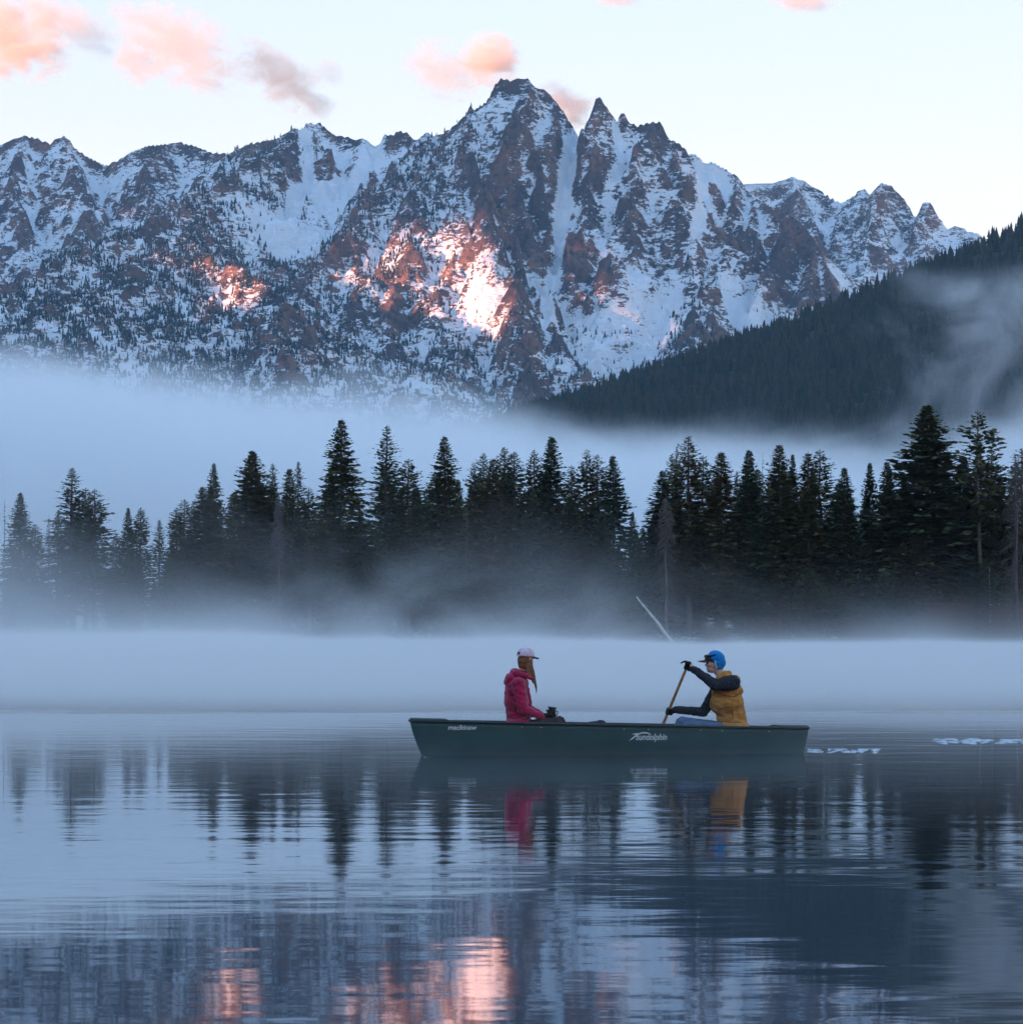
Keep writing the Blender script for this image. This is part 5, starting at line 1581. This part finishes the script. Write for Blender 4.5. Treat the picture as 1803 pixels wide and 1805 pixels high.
# paddle
MAT_WOOD = simple_mat('varnished_wood', (0.45, 0.25, 0.12), 0.5, 0.25, 6)
pad = bpy.data.objects.new('paddle', None); COL.objects.link(pad); pad.location = padA
tag(pad, 'wooden canoe paddle held upright over the far side', 'paddle')
v_, f_ = tube_np([pax * (-0.02), pax * .4, pax * .8, pax * 1.02], [0.0175, 0.0180, 0.0185, 0.019], 12)
link('shaft', mesh_np('shaft', np.array([tuple(q) for q in v_]), np.array(f_), MAT_WOOD), pad)
side_ = Vector((0.9, -.4, 0)); side_ = (side_ - pax * side_.dot(pax)).normalized(); nrm = pax.cross(side_)
v_, f_ = tube_np([side_ * -.05 - pax * .02, side_ * -.03 - pax * .022, side_ * .03 - pax * .022, side_ * .05 - pax * .02], [0.010, 0.016, 0.016, 0.010], 10)
link('grip', mesh_np('grip', np.array([tuple(q) for q in v_]), np.array(f_), MAT_WOOD), pad)
V, F = [], []
prof = [(0.98, .018, .015), (1.06, .05, .010), (1.14, .085, .006), (1.25, .100, .005), (1.40, .102, .005), (1.48, .092, .004), (1.52, .06, .003)]
for l, hw, th in prof:
    for a, b in ((-1, 0), (-.5, 1), (.5, 1), (1, 0), (.5, -1), (-.5, -1)):
        V.append(tuple(pax * l + side_ * hw * a + nrm * th * b))
for j in range(len(prof) - 1):
    for i in range(6):
        F.append((j * 6 + i, j * 6 + (i + 1) % 6, (j + 1) * 6 + (i + 1) % 6, (j + 1) * 6 + i))
link('blade', mesh_np('blade', np.array(V), np.array(F), MAT_WOOD), pad)

# dark bundle amidships
bo = P(1052, 1300, 0.0, CY0 - .05)
bag = figure('duffel_bag', [('e', P(1050, 1318, 0, CY0), (0.20, 0.22, 0.14)), ('e', P(1044, 1288, 0, CY0), (0.11, 0.15, 0.11)), ('e', P(1058, 1286, 0, CY0), (0.085, 0.12, 0.115)), ('e', P(1048, 1302, 0, CY0), (0.17, 0.20, 0.12))],
             0.012, cloth_mat('dark_bag_fabric', (0.030, 0.026, 0.034), 0.4, 20, 0.4, 60), None, 2, 0.012, 16, origin=bo)
tag(bag, 'dark crumpled bag showing just above the gunwale between the two people', 'bag')

# ------------------------------------------------------------------ wake
MAT_GLINT = simple_mat('wake_glint', (0.55, 0.62, 0.68), 0.45, 0.15, 6)  # pale colour stands in for sky reflected off the ripples
def streak(px0, px1, py0, py1, n, label, seed):
    rnd = random.Random(seed)
    V, F = [], []
    for i in range(n):
        a = px0 + (px1 - px0) * rnd.random() ** 1.2
        ln = (px1 - px0) * rnd.uniform(.02, .14)
        py = rnd.uniform(py0, py1)
        Y = CAM_H * F_PX / (py - 1128)
        wd = rnd.uniform(.010, .032)
        k_ = 12
        b = len(V)
        for j in range(k_ + 1):
            t = j / k_
            x = ((a + ln * t) - 901.5) / F_PX * Y
            yy = Y + 0.10 * math.sin(5 * t + i) + rnd.uniform(-.02, .02)
            e = math.sin(math.pi * t) ** .6
            V += [(x, yy - wd * e, 0.001), (x, yy - wd * .2 * e, 0.001 + 0.008 * e), (x, yy + wd * e, 0.001)]
        for j in range(k_):
            q = b + 3 * j
            F += [(q, q + 3, q + 4, q + 1), (q + 1, q + 4, q + 5, q + 2)]
    o = link('wake', mesh_np('wake', np.array(V), np.array(F), MAT_GLINT))
    tag(o, label, kind='stuff')
streak(1416, 1540, 1320.5, 1326.5, 46, 'wake trailing from the stern, sky glints painted white', 1)
streak(1640, 1830, 1302.5, 1311, 60, 'older wake ripples at the right, sky glints painted white', 2)
streak(744, 758, 1333, 1335, 3, 'small bow ripple', 3)
